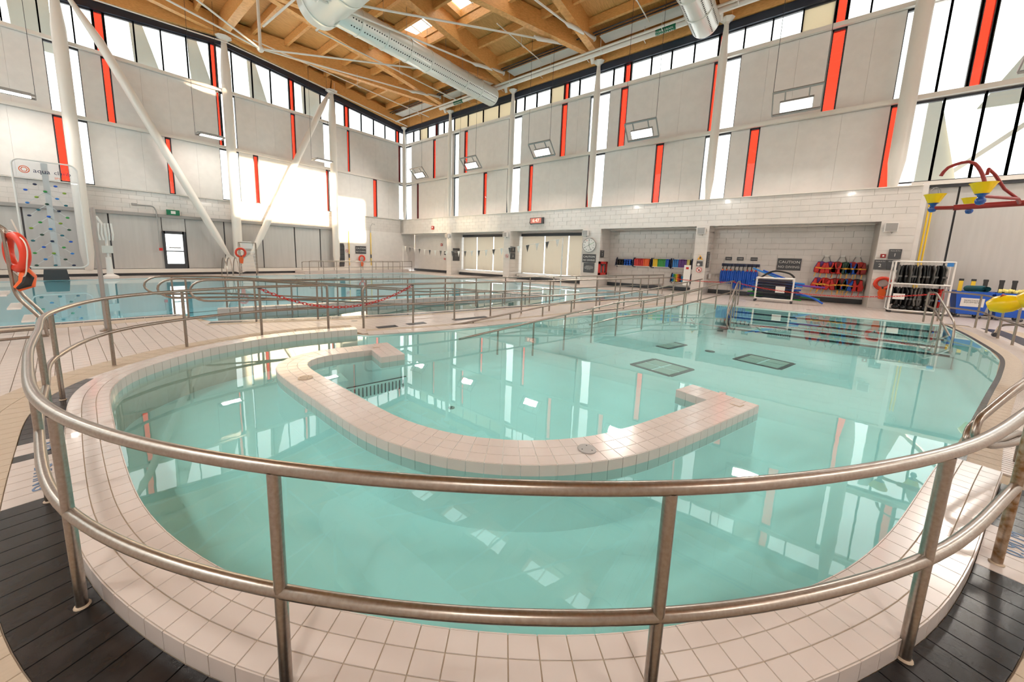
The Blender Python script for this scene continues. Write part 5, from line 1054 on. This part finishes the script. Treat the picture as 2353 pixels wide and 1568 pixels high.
# ---- noodle cart
o = thing('noodle_cart', 'white pipe cart with black mesh sides holding pool noodles', 'cart', (19.1, .5, 0)); r = .03
for x in (-.28, .28):
    for y in (-.6, .6): MB().tube([(x, y, .14), (x, y, 1.0)], r, 10).build('upright', 'pvc', o, True)
    for z in (.14, 1.0): MB().tube([(x, -.6, z), (x, .6, z)], r, 10).build('rail', 'pvc', o, True)
    MB().box(x - .004, x + .004, -.55, .55, .2, .95).build('mesh_panel', 'netting', o)
for y in (-.6, .6):
    for z in (.14, 1.0): MB().tube([(-.38 if z > .5 else -.28, y, z), (.38 if z > .5 else .28, y, z)], r, 10).build('cross_rail', 'pvc', o, True)
    for x in (-.28, .28): MB().lathe([(.045, -.015), (.045, .015)], (x, y, .045), 12, (1, 0, 0)).build('caster', 'dark', o, True); MB().tube([(x, y, .05), (x, y, .13)], .012, 6).build('caster_stem', 'metalgrey', o)
MB().box(-.31, -.29, -.35, -.05, .42, .68).build('paper_sheet', 'pvc', o)
NC = [('navy', 7), ('green', 3), ('cyan', 4), ('purple', 2), ('blue', 4)]; q = 0
for col, n in NC:
    for k in range(n):
        z = .2 + (q % 7) * .11; x = 19.1 - .2 + (q // 7) * .12; e1_, e2_ = random.uniform(.55, .95), random.uniform(.55, .95); sg = random.uniform(-.05, .05)
        o = MB().tube([(x, .5 - e1_, z + sg), (x, .5 - .3, z), (x, .5 + .3, z + .02), (x + .0, .5 + e2_, z - sg)], .033, 8).build('pool_noodle', col, None, True); tag(o, '%s pool noodle in the pipe cart, %s from the bottom in %s layer' % ({'cyan': 'light blue'}.get(col, col), ORD[q % 7], ('front', 'middle', 'back')[q // 7]), 'pool noodle', '%s noodles in the cart' % col); q += 1
for lb, P, c in (('black noodle arching over the top of the cart', [(19.0, 1.0, 1.0), (19.0, .6, 1.28), (19.0, .1, 1.22), (19.0, -.1, 1.05)], 'blackf'), ('light blue noodle sticking up at the left end of the cart', [(19.05, .4, 1.0), (19.05, 1.3, 1.38)], 'cyan'), ('blue noodle sticking up beside the arching black one', [(19.1, .2, 1.0), (19.1, .95, 1.3)], 'blue'), ('blue noodle drooping from the right end of the cart', [(19.0, -.1, .5), (19.0, -.7, .3), (19.0, -1.05, .1)], 'blue'), ('light blue noodle drooping from the right end of the cart', [(19.1, -.1, .4), (19.1, -.75, .28), (19.1, -1.0, .12)], 'cyan'), ('green noodle sticking out at the right end of the cart', [(19.15, -.1, .32), (19.15, -.95, .24)], 'green'), ('purple noodle sticking out at the right end of the cart', [(19.1, -.2, .75), (19.1, -1.05, .72)], 'purple')):
    o = MB().tube(crom(P, .08), .034, 8).build('pool_noodle', c, None, True); tag(o, lb, 'pool noodle')
# ---- rack of black vests
RK = thing('vest_rack', 'white pipe rack full of black vests by the right pillar', 'rack', (19.1, -3.42, 0)); r = .025
for y in (-.66, .66):
    for x in (-.25, .25): MB().tube([(x, y, .1), (x, y, 1.8 if x < 0 else .1 + 1.7)], r, 10).build('upright', 'pvc', RK, True)
    for z in (.1, 1.0, 1.8): MB().tube([(-.25, y, z), (.25, y, z)], r, 8).build('side_rail', 'pvc', RK, True)
for z in (.1, 1.03, 1.8):
    for x in (-.25, .25): MB().tube([(x, -.66, z), (x, .66, z)], r, 10).build('rail', 'pvc', RK, True)
MB().tube([(0, -.66, 1.8), (0, .66, 1.8)], r * .8, 8).build('hanging_bar', 'pvc', RK, True); MB().tube([(0, -.66, 1.03), (0, .66, 1.03)], r * .8, 8).build('hanging_bar', 'pvc', RK, True)
MB().box(-.25, .25, -.66, .66, .08, .12).build('tray', 'blackf', RK); MB().box(-.3, -.28, .32, .6, .48, .68).build('paper_sheet', 'pvc', RK); MB().box(-.29, -.28, -.62, -.48, 1.66, 1.78).build('blue_tag', 'cyan', RK)
for y in (-.6, .6):
    for x in (-.22, .22): MB().lathe([(.04, -.015), (.04, .015)], (x, y, .04), 12, (1, 0, 0)).build('caster', 'dark', RK, True)
def bvest(seed, mt):
    rnd = random.Random(seed); m = MB(); n = 6; rows = [(0, .02, .1), (-.05, .035, .2), (-.14, .04, .22), (-.3, .05, .24), (-.45, .045, .25), (-.58, .05, .22), (-.63, .02, .18)]
    v = []; f = []; k = 12
    for z, ty, tx in rows:
        dx, dy = rnd.uniform(-.02, .02), rnd.uniform(-.012, .012)
        for j in range(k): a = 2 * math.pi * j / k; v.append((dx + tx * math.cos(a), dy + ty * math.sin(a) * (1 + .25 * math.sin(3 * a + seed)), z + rnd.uniform(-.015, .015)))
    for i in range(len(rows) - 1):
        for j in range(k): f.append((i * k + j, i * k + (j + 1) % k, (i + 1) * k + (j + 1) % k, (i + 1) * k + j))
    f.append(tuple(range(k))); f.append(tuple(range(len(rows) * k - 1, len(rows) * k - k - 1, -1)))
    return m.add(v, [q[::-1] for q in f]).mesh('vest_body', mt, True)
BV = [bvest(s, 'greyf' if s in (3, 6) else 'blackf') for s in range(8)]; HK = MB().tube([(0, 0, .0), (0, 0, .05), (.02, 0, .09), (0, 0, .115), (-.02, 0, .09)], .006, 5).mesh('hanger_hook', M['pvc'], True)
def hangv(y, z, me, lb, grp, c=None):
    o = thing('hung_vest', lb, 'vest', (19.1 + random.uniform(-.02, .02), y, z), R(random.uniform(-12, 12)), grp); b_ = link('body', me, o); link('hook', HK, o)
    MB().box(-.26, -.245, -.03, .03, -.42, -.36).build('clip', c or 'greyf', o); return o
for k in range(14):
    i = random.randrange(8); hangv(-2.9 - k * .078, 1.68, BV[i], ('grey' if i in (3, 6) else 'black') + ' flotation vest, %s from the left on the upper bar of the rack' % ORD[k], 'vests on upper rack bar')
for k in range(14):
    i = random.randrange(8); hangv(-2.84 - k * .075, .9, BV[i], ('grey' if i in (3, 6) else 'black') + ' flotation vest, %s from the left on the lower bar of the rack' % ORD[k], 'vests on lower rack bar')
rv = bvest(9, 'red'); o = hangv(-3.88, .9, rv, 'red vest at the right end of the rack', None, 'blue'); o = hangv(-3.97, .9, bvest(10, 'red'), 'second red vest at the right end of the rack', None, 'blue')
for k in range(6): 
    y = -2.95 - k * .17; o = MB().sphere((19.0, y, .2), .16, .1, .09, 10, 6).build('folded_vest', 'blackf', None, True); tag(o, 'folded black vest, %s from the left on the rack tray' % ORD[k], 'vest', 'folded vests on the rack tray')
# ---- blue bins
def bin_(label, y, key):
    o = thing('storage_bin', label, 'bin', (19.35, y, 0)); 
    v = []
    for z, a, b in ((.12, .26, .28), (.85, .34, .37)):
        v += [(-a, -b, z), (a, -b, z), (a, b, z), (-a, b, z)]
    MB().add(v, [(3, 2, 1, 0), (0, 1, 5, 4), (1, 2, 6, 5), (2, 3, 7, 6), (3, 0, 4, 7)]).build('tub', 'blue', o)
    for s in (-1, 1): MB().bar((-.36, s * .38, .85), (.36, s * .38, .85), .04, .05).build('rim', 'blue', o); MB().bar((s * .35, -.39, .85), (s * .35, .39, .85), .04, .05).build('rim', 'blue', o)
    for x in (-.2, .2):
        for yy in (-.22, .22): MB().lathe([(.05, -.015), (.05, .015)], (x, yy, .05), 12, (1, 0, 0)).build('caster', 'dark', o, True); MB().box(x - .02, x + .02, yy - .02, yy + .02, .06, .13).build('caster_fork', 'metalgrey', o)
    rm = Matrix(((0, -.1, -.99), (-1, 0, 0), (0, .99, -.1)))
    f = Matrix.Translation((-.312, 0, .52)) @ rm.to_4x4(); lb_ = MB().box(-.24, .24, -.14, .14, 0, .008).xf(f).build('label_sheet', 'pvc', o)
    me = TXT[key].copy(); me.materials.clear(); me.materials.append(M['dark']); t = link('lettering', me, lb_); t.matrix_local = f @ Matrix.Translation((0, .03, .01)) @ Matrix.Scale(.75, 4)
    if key == 'dumb':
        for s in (-.03, .03): MB().lathe([(.03, .009), (.03, .012)], (s, -.08, 0), 10).xf(f).build('picture', 'dark', lb_)
    MB().box(-.3, .3, -.33, .33, .7, .72).build('contents', 'dark', o); return o
bin_('blue wheeled bin labelled RESISTANCE EQUIPMENT', -4.62, 'res'); bin_('blue wheeled bin labelled DUMBBELLS at the right edge', -5.42, 'dumb')
for y, c, lb in ((-4.42, 'yellow', 'yellow paddle handle standing in the left bin'), (-4.68, 'yellow', 'yellow paddle handle leaning at the back of left bin'), (-4.93, 'blackf', 'black paddle handle between the two bins'), (-5.25, 'blackf', 'black paddle handle at the left of the right bin'), (-5.5, 'blackf', 'black paddle handle at the right of the right bin')):
    o = thing('paddle', lb, 'paddle'); MB().bar((19.55, y, .74), (19.62, y - .02, 1.25), .09, .03, (1, 0, 0)).build('blade', c, o); MB().bar((19.62, y - .02, 1.2), (19.63, y - .02, 1.27), .1, .05, (1, 0, 0)).build('grip', 'blackf', o)
o = thing('rolled_mat', 'rolled teal foam mat lying on top of the left bin', 'mat'); pr_ = []
for k in range(26): t = k * .55; rr_ = .05 + .006 * k; pr_.append((19.05 + 0 * t, -4.86 + rr_ * math.cos(t) * .55, .98 + rr_ * math.sin(t) * .55))
MB().add([(x, y, z) for x, y, z in pr_] + [(x + .55, y + .25, z - .03) for x, y, z in pr_], [(i, i + 1, i + 27, i + 26) for i in range(25)]).build('roll', 'teal', o, True); MB().box(19.1, 19.5, -4.9, -4.66, .86, .9).build('flap', 'teal', o)
for k in range(6):
    o = MB().lathe([(.04, -.1), (.075, -.09), (.075, -.03), (.025, -.025), (.025, .025), (.075, .03), (.075, .09), (.04, .1)], (19.2 + .09 * (k % 2), -5.22 - .09 * k, .92), 12, (.3, 1, .15 * (k % 3))).build('foam_dumbbell', 'lemon', None, True); tag(o, 'pale yellow foam dumbbell, %s from the left in the right bin' % ORD[k], 'dumbbell', 'yellow foam dumbbells in the right bin')
o = thing('net_pole', 'yellow net poles leaning in the corner by the right pillar', 'pole')
for k, y in enumerate((-3.5, -3.58)):
    MB().tube([(20.3, y, .1), (20.32, y - .02, 3.9)], .025, 8).build('shaft', 'yellow', o, True); MB().tube([(20.3 + .2 * math.sin(t) * .3, y - .02 - .14 * math.sin(t) * (1 if k else -1), 4.05 + .2 - .2 * math.cos(t)) for t in [i * .52 for i in range(12)]], .01, 5, closed=True).build('net_hoop', 'metalgrey', o)
# ---- play feature: tipping buckets on a red arm
BK = thing('bucket_tree', 'red arm with yellow tipping buckets over the right pool edge', 'water feature')
ARM = crom([(10.55, -2.12, 2.70), (10.45, -2.8, 2.72), (10.3, -3.5, 2.72), (10.2, -4.1, 2.60), (10.1, -4.6, 2.35), (10.1, -4.8, 1.7), (10.1, -4.85, 0)], .15)
MB().tube(ARM, .05, 14).build('arm', 'maroon', BK, True); MB().tube([(10.68, -1.92, 2.72), (10.55, -2.15, 2.70)], .035, 8).build('axle', 'maroon', BK, True)
MB().tube(crom([(10.52, -2.4, 2.71), (10.56, -2.42, 3.1), (10.6, -2.25, 3.48), (10.66, -2.0, 3.45), (10.68, -1.92, 3.3)], .08), .026, 10).build('spout', 'maroon', BK, True)
MB().tube([(9.8, -2.6, 2.72), (9.6, -2.4, 2.86), (9.35, -2.22, 3.05), (9.22, -2.12, 3.12), (9.2, -2.11, 3.03)], .02, 8).build('spout', 'maroon', BK, True)
def bucket(x, y, z, s, nm_='bucket'):
    MB().lathe([(.10 * s, 0), (.14 * s, .06 * s), (.22 * s, .26 * s), (.25 * s, .3 * s), (.235 * s, .3 * s), (.2 * s, .22 * s), (.1 * s, .05 * s)], (x, y, z), 22).build('bucket', 'buckety', BK, True)
    MB().lathe([(.02 * s, -.27 * s), (.07 * s, -.25 * s), (.1 * s, -.18 * s), (.095 * s, -.12 * s), (.06 * s, -.07 * s), (.075 * s, -.02 * s), (.13 * s, .02 * s)], (x, y, z), 18).build('counterweight', 'bucketb', BK, True)
bucket(10.7, -1.9, 2.80, .58); bucket(9.2, -2.1, 2.74, .58); bucket(11.2, -2.45, 2.78, .52)
MB().tube([(9.2, -2.1, 2.72), (9.8, -2.6, 2.72), (10.45, -2.8, 2.72)], .025, 8).build('axle', 'maroon', BK, True); MB().tube([(11.2, -2.45, 2.76), (10.45, -2.8, 2.72)], .025, 8).build('axle', 'maroon', BK, True)
o = thing('water_cannon', 'yellow and red water cannon at the right picture edge', 'water feature'); MB().lathe([(.09, -.25), (.13, -.2), (.14, -.1), (.1, .0), (.14, .1), (.14, .2), (.08, .3)], (9.6, -2.78, 1.12), 16, (.3, .75, -.35)).build('nozzle', 'buckety', o, True)
MB().tube([(9.5, -2.9, 1.02), (9.3, -3.4, .8), (9.2, -3.7, 0)], .085, 12).build('stand', 'maroon', o, True)
MB().tube([(9.63, -2.7, 1.12), (9.66, -2.6, 1.16)], .07, 12).build('ring', 'maroon', o, True)
o = thing('wheeled_stand', 'low steel stand on casters behind the right rail', 'stand', (13.9, -4.45, 0), .2); 
for s in (-.5, .5):
    MB().tube(fillet([(s, -.45, .1), (s, -.4, .3), (s * .2, 0, .42), (-s * .2, 0, .42), (-s, .4, .3), (-s, .45, .1)], .1), .025, 8).build('leg', 'steel', o, True)
    for y in (-.45, .45): MB().lathe([(.055, -.02), (.055, .02)], (s, y, .055), 12, (1, 0, 0)).build('caster', 'dark', o, True)
MB().tube([(0, 0, .4), (0, 0, 1.2)], .03, 10).build('mast', 'steel', o, True); MB().box(-.3, .3, -.02, .02, 1.0, 1.3).build('board', 'pvc', o)
# ---- white noticeboard sheet and small deck drains
o = place(MB().box(-.15, .15, -.5, .5, 0, .05), (20.0, 4.0, .9), '-x').build('notice_roll', 'pvc'); tag(o, 'white notice stand leaning left of the warning pillar', 'notice'); place(MB().box(-.06, .06, .3, .4, .05, .055), (20.0, 4.0, .9), '-x').build('print', 'red', o)
o = MB().box(20.9, 21.3, 3.15, 3.2, .75, 1.0).build('paper_sheet', 'pvc'); tag(o, 'white paper sheet on the pillar left of the blue belts', 'paper')
for i, (x, y, lb) in enumerate(((4.3, 7.7, 'small brass floor drain on the walkway near the gate'), (9.5, 6.05, 'small floor drain in the middle of the walkway'), (17.0, -.6, 'small floor drain on far deck before the vests'), (17.2, .9, 'small floor drain on far deck before the cart'))):
    o = MB().lathe([(.07, -.004), (.07, .004), (.05, .006), (.001, .006)], (x, y, 0), 14).build('deck_drain', 'metalgrey', None, True); tag(o, lb, 'drain')
for x, y, lb in ((4.45, 6.62, 'dark grate at the gate end of the walkway rail'), (5.15, 6.5, 'dark grate at the first walkway post'), (6.6, 6.15, 'long dark grate strip along the walkway edge')):
    w_ = .5 if 'long' in lb else .22; o = thing('deck_grate', lb, 'grate', (x, y, 0), -.24)
    for k in range(6): MB().box(-w_, w_, -.1 + k * .035, -.08 + k * .035, .002, .008).build('bar', 'dark', o)
# ---- exterior screens and braces seen through the glass
EX = 0
def ext(label, P, th=.1, m='screen'):
    o = MB().add([tuple(p) for p in P] + [tuple(Vector(p) + Vector(th_)) for p in P for th_ in [(0, th, 0) if label_axis == 'L' else (th, 0, 0)]], [tuple(range(len(P))), tuple(range(2 * len(P) - 1, len(P) - 1, -1))] + [(i, i + len(P), (i + 1) % len(P) + len(P), (i + 1) % len(P)) for i in range(len(P))]).build('trim_%d' % (len([x for x in bpy.data.objects if x.name.startswith('trim_')]) + 1), m); return struct(o)
label_axis = 'L'
for k, (x, d, lb) in enumerate(((3.6, 1, 'pale fin outside left clerestory by the second mullion'), (6.0, 1, 'pale fin outside left clerestory before the ridge column'), (9.0, 1, 'pale fin outside left clerestory after the ridge column'), (-.4, 0, 'pale fin outside left clerestory at picture edge'), (12.3, 0, 'pale fin outside left clerestory by the braced column'))):
    ext(lb, [(x, 28.3, 10.6), (x + 1.15, 28.3, 10.6), (x + (.35 if d else 1.2), 28.3, 13.6), (x - .1, 28.3, 13.6)])
label_axis = 'R'
ext('wide pale fin outside the lower right glazing', [(22.0, -3.3, 4.2), (22.0, -4.5, 4.2), (22.0, -3.6, 8.0), (22.0, -3.3, 8.0)]); ext('wide pale fin outside the upper right glazing', [(22.0, -4.5, 7.4), (22.0, -7.6, 7.4), (22.0, -7.6, 13.5)])
o = MB().bar((22.6, -3.6, 4.6), (22.6, -8.6, 9.6), .15, .55, (1, 0, 0)).build('trim_30', 'soffit'); struct(o)
# ================================================================= put each root at the base of its thing
bpy.context.view_layer.update()
for o in list(bpy.data.objects):
    if o.type == 'EMPTY' and o.parent is None and o.location.length < 1e-6 and o.children and 'kind' not in o:
        lo, hi = Vector((1e9,) * 3), Vector((-1e9,) * 3)
        for c in o.children:
            if c.type != 'MESH': continue
            for q in c.bound_box:
                p = c.matrix_world @ Vector(q); lo = Vector(map(min, lo, p)); hi = Vector(map(max, hi, p))
        b = Vector(((lo.x + hi.x) / 2, (lo.y + hi.y) / 2, lo.z)); o.location = b
        for c in o.children: c.matrix_parent_inverse = Matrix.Translation(-b) @ c.matrix_parent_inverse
